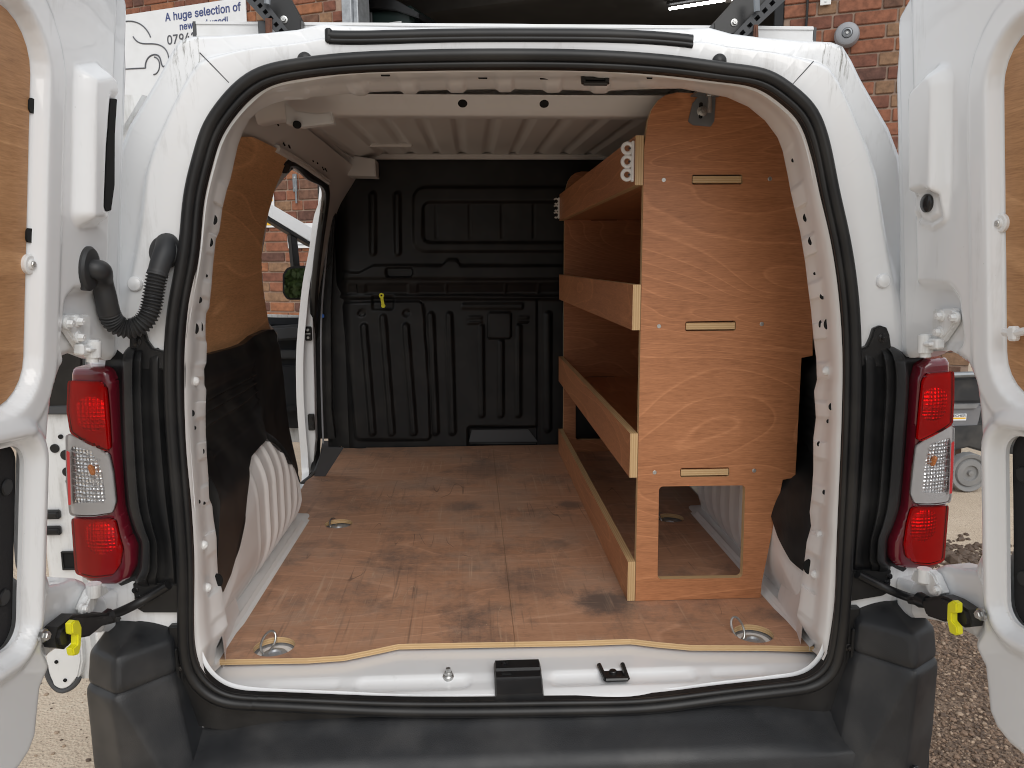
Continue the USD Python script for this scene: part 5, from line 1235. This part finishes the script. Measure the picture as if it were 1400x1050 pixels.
r0 = np.interp(zpix, [0, .05, .12, .3, .36, .45, .80, .82, .95, 1], [.014, .016, .017, .017, .018, .018, .018, .0165, .019, .0205])
cor = sstep(zpix, 0.33, 0.36) * (1 - sstep(zpix, 0.79, 0.81))
radii = r0 - 0.0042 * cor * (0.5 + 0.5 * np.cos(zpix * 2 * np.pi * 62))
hose = part('wiring_hose', tube(hp_, radii, 20), 'grommet_rubber', van, smooth=50)
part('grommet', gr, 'grommet_rubber', hose.GetPrim())
c = at_y(226, 345, 0.004)
part('grommet', disc(c, (-0.25, -0.95, 0.1), 0.028, 0.010, 28, 0.004), 'grommet_rubber', hose.GetPrim())

# ---------------------------------------------------------------- sliding door, slid back along the left side
sd_x = lambda z: -(B(z) + 0.145)
z_s = np.linspace(0.50, 1.74, 60)
Y0, Y1 = 0.26, 0.86
cut = lambda z: 0.10 * np.clip((0.58 - z) / 0.10, 0, 1) ** 2
ro_ = [np.stack([sd_x(z_s) - 0.045 + 0.6 * cut(z_s) * 0 , np.full(60, y), z_s], 1) for y in (Y0 + 0.02, 0.55, Y1)]
rear = lambda f, y: np.stack([sd_x(z_s) - 0.045 + f * 0.105, np.full(60, y), z_s], 1)
sd = part('sliding_door', loft([ro_[2], ro_[1], ro_[0], rear(0.06, Y0 + 0.006), rear(0.14, Y0), rear(0.75, Y0), rear(0.80, Y0 + 0.012), rear(1.0, Y0 + 0.014), rear(1.0, Y1)]), 'white_dirty', van, smooth=35)
ul = lambda z, f: np.array([float(sd_x(z)) - 0.045 + f * 0.105, Y0 - 0.001, z])
zt0, zt1 = at_y(80, 566, Y0)[2], at_y(80, 500, Y0)[2]
part('window_edge', slab_y([(52, 470), (112, 470), (112, 567), (48, 567)], Y0 - 0.012, 0.016, 0.003, 0.004), 'gloss_black', sd.GetPrim(), smooth=False)
part('edge_trim', slab_y([(48, 556), (112, 554), (112, 566), (48, 567)], Y0 - 0.016, 0.006, 0.002), 'grey_plastic', sd.GetPrim(), smooth=False)
for q, w, h in [((83, 597), .005, .004), ((75, 613), .0095, .0075), ((90, 622), .011, .010), ((92, 645), .010, .009), ((94, 658), .006, .006)]:
    part('door_plug', disc(at_y(*q, Y0 - 0.001), (0, -1, 0), w, 0.003, 18), 'moulding_black', sd.GetPrim())
for q in [(71, 703), (72, 725)]:
    c = at_y(*q, Y0 - 0.004); part('edge_latch', [box(c + [-.018, -.006, -.010], c + [.018, .004, .010], 0.003), disc(c + [-.026, .002, 0], (0, -1, 0), 0.006, 0.003), box(c + [-.010, -.012, -.006], c + [.016, -.004, .006], 0.002)], 'black_trim', sd.GetPrim())
c = at_y(98, 766, Y0 - 0.004); part('edge_frame', [box(c + [-.020, -.004, -.020], c + [-.016, .002, .020], 0.001), box(c + [.016, -.004, -.020], c + [.020, .002, .020], 0.001), box(c + [-.02, -.004, .017], c + [.02, .002, .021], 0.001), box(c + [-.02, -.004, -.021], c + [.02, .002, -.017], 0.001)], 'black_trim', sd.GetPrim(), smooth=False)
part('edge_opening', box(c + [-.016, -.001, -.018], c + [.016, .003, .018]), 'dark_hole', sd.GetPrim(), smooth=False)
lobe = [(60, 880), (110, 872), (112, 905), (108, 925), (96, 940), (82, 944), (72, 938), (64, 915)]
part('lower_corner', slab_y(lobe, Y0 - 0.02, 0.05, 0.004, 0.012), 'white_dirty', sd.GetPrim(), smooth=False)
for q in [(77, 905), (89, 930)]: part('door_plug', disc(at_y(*q, Y0 - 0.021), (0, -1, 0), 0.004, 0.002), 'dark_hole', sd.GetPrim())
part('lower_seal', tube(smooth_curve(ys([(64, 908), (72, 936), (83, 944), (97, 940), (108, 926)], Y0 - 0.015), 24), 0.006, 8), 'grey_plastic', sd.GetPrim())

# ---------------------------------------------------------------- open front door seen through the side opening
HX, HY = -0.83, 2.95
fa_ = math.radians(36); fd = np.array([-math.sin(fa_), -math.cos(fa_), 0]); fnn = np.array([fd[1], -fd[0], 0]); fnn *= -np.sign(fnn[1])   # inner face looks back at the viewer
fO = np.array([HX, HY, 0.0])
floc = lambda x, y: (lambda q: (float((q - fO) @ fd), float(q[2])))(on_plane(x, y, fnn, fnn @ fO))
fs = lambda px, thick, off, bev=0.003, r=0.006: slab(rpoly([floc(*q) for q in px], r), thick, fO + fnn * off, fd, ZU, fnn, bev)
fdoor = part('front_door', fs([(320, 428), (440, 432), (446, 460), (440, 590), (434, 606), (330, 602), (316, 560)], 0.05, -0.06), 'white_dirty', van, smooth=False, label='front door standing open ahead of the side opening')
F = fdoor.GetPrim()
part('door_card', [fs([(322, 432), (440, 436), (440, 586), (330, 583)], 0.02, -0.008), fs([(322, 434), (440, 434), (440, 446), (322, 444)], 0.035, 0.0, 0.006)], 'door_card', F, smooth=False)
part('arm_rest', [fs([(330, 448), (440, 440), (440, 461), (330, 468)], 0.06, 0.008, 0.012), fs([(340, 478), (402, 478), (412, 470), (440, 468), (440, 482), (412, 484), (404, 490), (340, 490)], 0.03, 0.008, 0.006)], 'grey_plastic', F, smooth=False)
part('door_pocket', [fs([(340, 500), (440, 497), (440, 560), (360, 560)], 0.028, 0.010, 0.008), fs([(340, 552), (440, 552), (440, 562), (340, 562)], 0.036, 0.010, 0.004)], 'door_card', F, smooth=False)
part('window_frame', fs([(358, 262), (372, 279), (427, 311), (440, 320), (440, 336), (426, 331), (371, 298), (346, 280)], 0.05, -0.055), 'white_paint', F, smooth=False)
part('window_seal', fs([(366, 294), (371, 297), (426, 331), (440, 338), (440, 342), (424, 335), (370, 302)], 0.04, -0.045, 0.002, 0), 'rubber', F, smooth=False)
part('quarter_post', fs([(400, 315), (409, 320), (418, 410), (409, 409)], 0.03, -0.045, 0.003, 0.001), 'rubber', F, smooth=False)
part('quarter_panel', fs([(413, 362), (424, 372), (424, 412), (417, 410)], 0.02, -0.045, 0.002, 0.001), 'door_card', F, smooth=False)
# mirror outside the door glass
mO = fO - fnn * 0.12
mloc = lambda x, y: (lambda q: (float((q - mO) @ np.array([1.0, 0, 0])), float(q[2])))(at_y(x, y, 2.62))
mp = rpoly([(p[0], p[2]) for p in ys([(387, 364), (393, 356), (410, 353), (432, 352), (434, 410), (390, 409), (386, 398)][:0] + [(388, 376), (393, 368), (401, 366), (420, 365), (424, 408), (393, 408), (388, 400)], 2.66)], 0.02)
part('mirror_housing', slab(mp.buffer(0.008), 0.09, (0, 2.66, 0), (1, 0, 0), ZU, (0, 1, 0), 0.01), 'gloss_black', F, smooth=False)
gz = np.array(mp.exterior.coords)
mt = slab(mp.buffer(-0.004), 0.003, (0, 2.655, 0), (1, 0, 0), ZU, (0, 1, 0))
part('mirror_glass', mt, 'mirror_glass', F, smooth=False)
# ---------------------------------------------------------------- roof rack
rack = thing('roof_rack', 'white aluminium roof bar with black uprights and slotted arms across the van roof', 'roof rack')
YR = 0.42
a, b = at_y(268, 29, YR - 0.034), at_y(1112, 36, YR - 0.034)
xz_ = [(-0.018, -0.028), (-0.034, -0.008), (-0.034, 0.022), (0.034, 0.022), (0.034, -0.008), (0.018, -0.028)]
bar = loft([np.array([[x, YR + dy, z + dz] for dy, dz in xz_ + xz_[:1]]) for x, z in ((a[0], a[2] - 0.022), (b[0], b[2] - 0.022))])
part('bar', bar, 'aluminium_white', rack, smooth=False)
part('bar_lip', [box((a[0], YR - 0.037, a[2] - 0.006), (b[0], YR - 0.033, a[2] - 0.001)), box((a[0], YR - 0.0365, a[2] - 0.031), (b[0], YR - 0.033, a[2] - 0.028))], 'aluminium_white', rack, smooth=False)
for x, s in ((a[0], -1), (b[0], 1)):
    part('end_cap', slab(sg.Polygon(xz_), 0.008, (x if s > 0 else x - 0.008, YR, a[2] - 0.022), (0, 1, 0), ZU, (1, 0, 0), 0.001), 'grey_plastic', rack, smooth=False)
UP = [([(411, 43), (412, 26), (404, 10), (393, -10), (385, -40), (330, -40), (352, 0), (388, 42)], [(336, 0), (330, -12), (352, -12), (396, 44), (380, 48)], [(365, 6), (366, -14)], [(363, 50), (371, 50), (371, 24), (362, 24)], [(353, 50), (364, 50), (364, 28), (352, 28)], (388, 27)),
      ([(977, 46), (976, 31), (1004, 0), (1030, -40), (1085, -40), (1050, 0), (1010, 47)], [(1078, -4), (1086, -18), (1066, -20), (1003, 47), (1018, 52)], [(1035, 16), (1034, -10)], [(1031, 55), (1038, 56), (1037, 33), (1032, 33)], [(1018, 52), (1030, 54), (1030, 36), (1022, 36)], (1004, 31))]
for beam_, arm_, rod_, rust_, blk2, bt in UP:
    part('upright', slab_y(beam_, YR - 0.075, 0.035, 0.002), 'rack_black', rack, smooth=False)
    ar = ys(arm_, YR - 0.11); pol = sg.Polygon([(p[0], p[2]) for p in ar]).buffer(0)
    e0 = np.array([(ar[0] + ar[2]) / 2, (ar[3] + ar[4]) / 2])[:, [0, 2]]; dd = e0[1] - e0[0]; L_ = np.linalg.norm(dd); dd /= L_
    holes = [sg.LineString([e0[0] + dd * L_ * f, e0[0] + dd * L_ * (f + 0.09)]).buffer(0.0042, cap_style='flat') for f in np.linspace(0.05, 0.88, 6)]
    for h in holes: pol = pol.difference(h)
    part('slotted_arm', slab(pol, 0.012, (0, YR - 0.11, 0), (1, 0, 0), ZU, (0, 1, 0)), 'rack_grey', rack, smooth=False)
    part('slot_back', slab(sg.LineString(e0).buffer(0.008), 0.002, (0, YR - 0.096, 0), (1, 0, 0), ZU, (0, 1, 0)), 'rack_black', rack, smooth=False)
    part('threaded_rod', tube(ys(rod_, YR - 0.12), 0.0065, 8), 'bracket_steel', rack)
    part('rusty_stud', slab_y(rust_, YR - 0.118, 0.012, 0.003), 'rust', rack, smooth=False)
    part('clamp_block', slab_y(blk2, YR - 0.10, 0.03, 0.002), 'rack_grey', rack, smooth=False)
    part('bolt', bolt(at_y(*bt, YR - 0.076), (0, -1, 0), 0.008, 0.005), 'steel_bolt', rack)

# ---------------------------------------------------------------- plywood load floor
pt = lambda x, y: tuple(at_z(x, y, PLYZ)[:2])
front = [pt(*q) for q in [(293, 902), (330, 901), (420, 899.5), (470, 896), (505, 889), (545, 880.5), (620, 879), (700, 877.5), (790, 876), (862, 873.5), (900, 878), (945, 882), (1050, 882.5), (1113, 884)]]
lft = [pt(*q) for q in [(470, 606.5), (462, 617), (450, 632), (436, 645), (418, 658)]]
flo = sg.Polygon(front + [(0.612, 0.30), (0.612, 1.02), (0.66, 1.05), (0.69, 1.2), (0.69, 2.012)] + [(lft[0][0], 2.012)] + lft + [(-0.70, 1.10), (-0.612, 1.03), (-0.612, 0.30)])
for c in TIE_C: flo = flo.difference(sg.Point(c[0], c[1]).buffer(0.043, quad_segs=10))
pf = thing('plywood_floor', 'worn red-brown plywood floor sheet with round tie-down cut-outs', 'floor sheet')
SEAM = -0.004
for half_ in (sg.box(-2, -1, SEAM - 0.0004, 4), sg.box(SEAM + 0.0004, -1, 2, 4)):
    part('sheet', slab(flo.intersection(half_), 0.0125, (0, 0, PLYZ - 0.0125), (1, 0, 0), (0, 1, 0), ZU), 'ply_floor', pf, smooth=False)

# ---------------------------------------------------------------- plywood shelving unit on the right
sh = thing('shelving_unit', 'tall red-brown plywood shelving unit along the right side of the load space', 'shelving')
XS, YS, LEN, T = 0.2764, 0.3606, 1.523, 0.018
Z1 = [(1.6804, 1.5743), (1.3554, 1.2527), (1.0123, 0.9067), (0.6999, 0.6015)]
PX = XS + T + 0.001
edge = [(PX, 0.6015), (PX, 1.655)] + [(q[0], q[2]) for q in ys([(886, 165), (891, 150), (900, 137), (910, 130), (925, 126.5)], YS)]
PAN = edge + [(0.47, 1.768), (0.525, 1.752), (0.575, 1.715), (0.612, 1.655), (0.640, 1.58), (0.665, 1.47), (0.690, 1.35), (0.698, 1.19), (0.672, 1.185), (0.672, 0.90), (0.642, 0.895), (0.603, 0.640), (0.601, 0.6015)]
cutw = rpoly([(p[0], p[2]) for p in ys([(901, 665), (1019, 663.5), (1015, 790), (899, 792)], YS)], 0.010)
slots = [[(p[0], p[2]) for p in ys(q, YS)] for q in ([(947, 240), (1014, 239.5), (1014, 251), (947, 251.5)], [(938, 440.5), (1005, 439.5), (1005, 451), (938, 452)], [(931, 641), (996, 640), (996, 650.5), (931, 651.5)])]
zsh = [np.mean([q[1] for q in s]) for s in slots]
pan = sg.Polygon(PAN).difference(cutw)
for s in slots: pan = pan.difference(rpoly(s, 0.003).buffer(0.0018))
for y0_, nm in ((YS, 'end_panel'), (YS + LEN - T, 'end_panel')):
    part(nm, slab(pan, T, (0, y0_, 0), (1, 0, 0), ZU, (0, 1, 0)), 'ply_panel', sh, smooth=False)
for s, z in zip(slots, zsh):
    x0, x1 = min(q[0] for q in s), max(q[0] for q in s)
    b_ = box((PX - 0.0005, YS + T, z - 0.008), (0.655, YS + LEN - T, z + 0.008))
    t0_ = box((x0 + 0.0005, YS + 0.001, z - 0.0075), (x1 - 0.0005, YS + T - 0.0005, z + 0.0075)); t1_ = box((x0, YS + LEN - T, z - 0.0075), (x1, YS + LEN, z + 0.0075))
    part('shelf_board', [b_, t0_, t1_], 'ply_shelf', sh, smooth=False)
for za, zb2 in Z1: part('front_strip', slab(sg.box(YS + 0.001, zb2, YS + LEN, za), T, (XS, 0, 0), (0, 1, 0), ZU, (1, 0, 0)), 'ply_strip', sh, smooth=False)
part('back_panel', slab(sg.box(YS + T, 0.93, YS + LEN - T, 1.56), 0.009, (0.646, 0, 0), (0, 1, 0), ZU, (1, 0, 0)), 'ply_strip', sh, smooth=False)
for q in [(907.5, 246), (1052.5, 244.5), (901, 446), (1041.5, 443), (895, 646), (1031, 643.5)]:
    part('screw', [disc(at_y(*q, YS), (0, -1, 0), 0.0048, 0.0012, 14), disc(at_y(*q, YS - 0.0008), (0, -1, 0), 0.0018, 0.0008, 6)], 'screw_zinc', sh)
for y_, z in [(0.62, zsh[1] + 0.02), (1.1, zsh[1] + 0.02)]: part('screw', disc((0.648, y_, z + 0.05), (-1, 0, 0), 0.004, 0.001, 12), 'screw_zinc', sh)
# steel angle bracket at the top
bp = [(950, 132), (977, 129), (979, 163), (977, 170), (970, 174), (949, 172), (941, 168), (942, 158)]
bkt = part('angle_bracket', [slab(rpoly([(p[0], p[2]) for p in ys([(947, 141), (960, 126), (979, 126), (977, 165), (972, 173), (948, 171), (941, 166)], YS - 0.005)], 0.004).difference(sg.Point(0, 0)), 0.004, (0, YS - 0.0045, 0), (1, 0, 0), ZU, (0, 1, 0), 0.0008),
                            obox(at_y(971, 126, YS - 0.045), (1, 0, 0), (0, 1, 0), ZU, (0.062, 0.085, 0.004), 0.001)], 'bracket_steel', sh, smooth=False)
c = at_y(960, 152, YS - 0.005)
part('bracket_bolt', [disc(c, (0, -1, 0), 0.0115, 0.002, 24), bolt(c + [0, -.002, 0], (0, -1, 0), 0.0085, 0.006)], 'steel_bolt', bkt.GetPrim())
part('bracket_slot', slab(rrect(-.004, -.014, .004, .020, .0035), 0.001, at_y(958, 153, YS - 0.0058), (1, 0, 0), ZU, (0, -1, 0)), 'dark_hole', bkt.GetPrim(), smooth=False)
c = at_y(971, 127, YS - 0.05)
part('hanging_bolt', [tube([c + [0, 0, 0.004], c + [0, 0, -0.040]], 0.0042, 10), disc(c + [0, 0, -0.003], (0, 0, -1), 0.009, 0.004, 6)], 'steel_bolt', bkt.GetPrim())
# white spring-clip strips on the end faces of the top strip
def clips(yc, zc, h, nm, hooks):
    t = part('clip_strip', box((XS - 0.007, yc - 0.007, zc - h / 2), (XS - 0.0004, yc + 0.007, zc + h / 2), 0.002), 'white_plastic', sh, smooth=False)
    R = h / 6.4
    for k in (-1, 0, 1):
        c = np.array([XS - 0.007 - R * 0.62, yc, zc + k * h / 3.1])
        a0 = 2.6 if not hooks else 2.3
        arc = [c + R * 0.78 * np.array([math.cos(q), 0, math.sin(q)]) for q in (np.linspace(0.0, 2 * np.pi, 26)[:-1] if not hooks else np.linspace(-2.2, 2.5, 22))]
        part('clip_ring', tube(arc, 0.0042 if not hooks else 0.0034, 8, closed=not hooks), 'white_plastic', t.GetPrim())
        part('clip_tongue', tube([c + [R * .2, 0, 0], c + [R * 0.9, 0, 0]], 0.0025, 6), 'grey_plastic', t.GetPrim())
zc = (at_y(858, 195, YS + 0.03)[2] + at_y(858, 249, YS + 0.03)[2]) / 2
clips(YS + 0.014, zc, 0.088, 'near', False)
clips(YS + LEN - 0.02, at_y(756, 285, YS + LEN)[2], 0.085, 'far', True)

# ---------------------------------------------------------------- pressure washer by the wall on the right
pw0 = at_z(1318, 671, 0.0)
pw = thing('pressure_washer', 'black wheeled pressure washer with a white and yellow label beside the brick wall', 'pressure washer', loc=(pw0[0], pw0[1], 0))
D_ = (pw0[1] + 1.41); K = D_ / FPX
r_ = 0.122
def wheel_(x, y, parent):
    c = np.array([x, y, r_ + 0.002]); a = np.arange(36) * 2 * np.pi / 36; ring = np.stack([np.cos(a), 0 * a, np.sin(a)], 1)
    tread = 1 + 0.02 * np.sign(np.cos(18 * a))
    w = part('wheel', loft([c + rr * ring * (tread[:, None] if k in (2, 3) else 1) * r_ + [0, dy, 0] for k, (rr, dy) in enumerate([(0.78, -0.022), (0.94, -0.026), (0.99, -0.016), (0.99, 0.03), (0.9, 0.036), (0.05, 0.036)])], closed=True), 'wheel_grey', parent)
    part('hub', loft([c + rr * r_ * ring + [0, dy, 0] for rr, dy in [(0.80, -0.018), (0.72, -0.012), (0.66, -0.026), (0.40, -0.030), (0.36, -0.018), (0.14, -0.018), (0.12, -0.034), (0.001, -0.036)]], closed=True), 'wheel_grey', w.GetPrim())
wheel_(0.0, -0.02, pw); wheel_(0.0, 0.42, pw)
Z = lambda y: (671 - y) * K * 0.985
XW = lambda x: (x - 1318) * K
pro = [(XW(1275), Z(655)), (XW(1298), Z(612)), (XW(1322), Z(607)), (XW(1352), Z(616)), (XW(1420), Z(620)), (XW(1430), Z(590)), (XW(1425), Z(568)), (XW(1275), Z(572))]
part('chassis', slab(rpoly(pro, 0.01), 0.36, (0, 0.38, 0), (1, 0, 0), ZU, (0, -1, 0), 0.012), 'washer_black', pw, smooth=False)
part('lower_housing', slab(rpoly([(XW(1255), Z(585)), (XW(1336), Z(577)), (XW(1340), Z(545)), (XW(1255), Z(545))], 0.008), 0.34, (0, 0.37, 0), (1, 0, 0), ZU, (0, -1, 0), 0.01), 'washer_grey', pw, smooth=False)
part('side_pod', slab(rpoly([(XW(1336), Z(577)), (XW(1420), Z(577)), (XW(1425), Z(545)), (XW(1340), Z(545))], 0.006), 0.30, (0, 0.35, 0), (1, 0, 0), ZU, (0, -1, 0), 0.01), 'washer_black', pw, smooth=False)
part('trim_band', slab(rpoly([(XW(1255), Z(549)), (XW(1328), Z(548)), (XW(1332), Z(541)), (XW(1255), Z(541))], 0.003), 0.37, (0, 0.38, 0), (1, 0, 0), ZU, (0, -1, 0), 0.004), 'wheel_grey', pw, smooth=False)
part('motor_cover', slab(rpoly([(XW(1250), Z(541)), (XW(1345), Z(541)), (XW(1342), Z(512)), (XW(1335), Z(500)), (XW(1250), Z(503))], 0.02), 0.36, (0, 0.38, 0), (1, 0, 0), ZU, (0, -1, 0), 0.02), 'washer_black', pw, smooth=False)
part('handle_tube', tube([(XW(1250), -0.03, Z(497)), (XW(1336), -0.03, Z(495)), (XW(1410), -0.03, Z(470))], 0.018, 12), 'bracket_steel', pw)
part('handle_tube', tube([(XW(1250), 0.36, Z(497)), (XW(1336), 0.36, Z(495)), (XW(1410), 0.36, Z(470))], 0.018, 12), 'bracket_steel', pw)
lab = part('label_plate', box((XW(1290), 0.024, Z(566)), (XW(1316), 0.029, Z(556)), 0.001), 'sign_white', pw, smooth=False)
part('label_band', box((XW(1291), 0.0232, Z(563.6)), (XW(1315), 0.0245, Z(561.4))), 'sign_yellow', lab.GetPrim(), smooth=False)
tmx = meshkit.text_mesh('KARCHER', 0.02, 0.001, True); w = tmx.bounds[1][0] - tmx.bounds[0][0]; k = (XW(1314.5) - XW(1289)) / w; v = (tmx.vertices - [tmx.bounds[0][0], 0, 0]) * [k, k * 0.9, 1]
tmx.vertices = np.stack([XW(1289) + v[:, 0], 0.0236 - v[:, 2], Z(560.4) + v[:, 1]], 1)
part('label_lettering', tmx, 'sign_grey', lab.GetPrim(), smooth=False)

# ---------------------------------------------------------------- loose gravel and leaf litter
def stones(n, fx, size, matn, name, label, cat='gravel'):
    base = trimesh.creation.icosphere(0); out = []
    vs, fs_ = [], []
    for i in range(n):
        x, y = fx()
        s = size * rng.lognormal(0, 0.45); v = base.vertices * s * rng.uniform(0.6, 1.3, 3) * [1, 1, 0.6]; a = rng.uniform(0, 6.28)
        c, sn = math.cos(a), math.sin(a); v = v @ np.array([[c, sn, 0], [-sn, c, 0], [0, 0, 1]]) + [x, y, s * 0.25]
        vs.append(v); fs_.append(base.faces + 12 * i)
    tag(part(name, trimesh.Trimesh(np.vstack(vs), np.vstack(fs_), process=False), matn, None, smooth=False), label, cat, kind='stuff')


strip = lambda: (rng.uniform(0.95, 1.75), rng.uniform(0.25, 2.2))
stones(7500, strip, 0.0036, 'stone_a', 'gravel', 'mid brown gravel stones on the damp strip beside the right rear door')
stones(3000, strip, 0.0034, 'stone_b', 'gravel', 'pale gravel stones among the brown ones beside the right rear door')
stones(6500, strip, 0.0034, 'stone_c', 'gravel', 'darkest gravel stones on the damp strip beside the right rear door')
wide = lambda: (rng.uniform(-2.6, -0.9), rng.uniform(0.4, 3.6))
stones(700, wide, 0.0030, 'stone_c', 'gravel', 'sparse dark grit on the pale ground by the left rear door')
stones(900, wide, 0.0030, 'stone_b', 'gravel', 'sparse pale grit on the pale ground by the left rear door')
patch = lambda: (2.2 + rng.normal(0, 0.18), 2.08 + rng.normal(0, 0.10))
stones(900, patch, 0.009, 'stone_c', 'leaf_litter', 'dark patch of litter on the pale ground in front of the pressure washer', 'litter')

# ---------------------------------------------------------------- tree behind the viewer, seen in the wing mirror
def tree(x, y, h, label, seed):
    g = np.random.default_rng(seed)
    t = thing('tree', label, 'tree', loc=(x, y, 0))
    tr = [tube([(0, 0, 0), (0.05, 0.02, h * 0.3), (0, 0.05, h * 0.62)], [0.20, 0.15, 0.07], 10)]
    for k in range(9):
        a = k * 2.4; z = h * (0.25 + 0.05 * k); L = h * 0.28
        tr.append(tube([(0, 0, z), (math.cos(a) * L * .5, math.sin(a) * L * .5, z + L * .35), (math.cos(a) * L, math.sin(a) * L, z + L * .6)], [0.06, 0.04, 0.015], 6))
    part('trunk', tr, 'bark', t)
    n = 15000; cl = g.normal(0, 1, (46, 3)); cl /= np.linalg.norm(cl, axis=1, keepdims=True); cl *= g.uniform(0.35, 1.0, (46, 1)) * np.array([h * .33, h * .33, h * .36]); cl[:, 2] += h * 0.37
    c = cl[g.integers(0, 46, n)] + g.normal(0, h * 0.055, (n, 3))
    u = g.normal(0, 1, (n, 3)); u /= np.linalg.norm(u, axis=1, keepdims=True); w = np.cross(u, g.normal(0, 1, (n, 3))); w /= np.linalg.norm(w, axis=1, keepdims=True)
    s = g.uniform(0.05, 0.10, (n, 1))
    v = np.stack([c - u * s, c + w * s * .5, c + u * s, c - w * s * .5], 1).reshape(-1, 3); i = np.arange(n)[:, None] * 4
    part('crown', trimesh.Trimesh(v, np.vstack([i + [0, 1, 2], i + [0, 2, 3]]), process=False), 'leaf_green', t, smooth=False)


tree(-3.6, -9.0, 4.4, 'bushy green tree behind the viewer reflected in the wing mirror', 3)
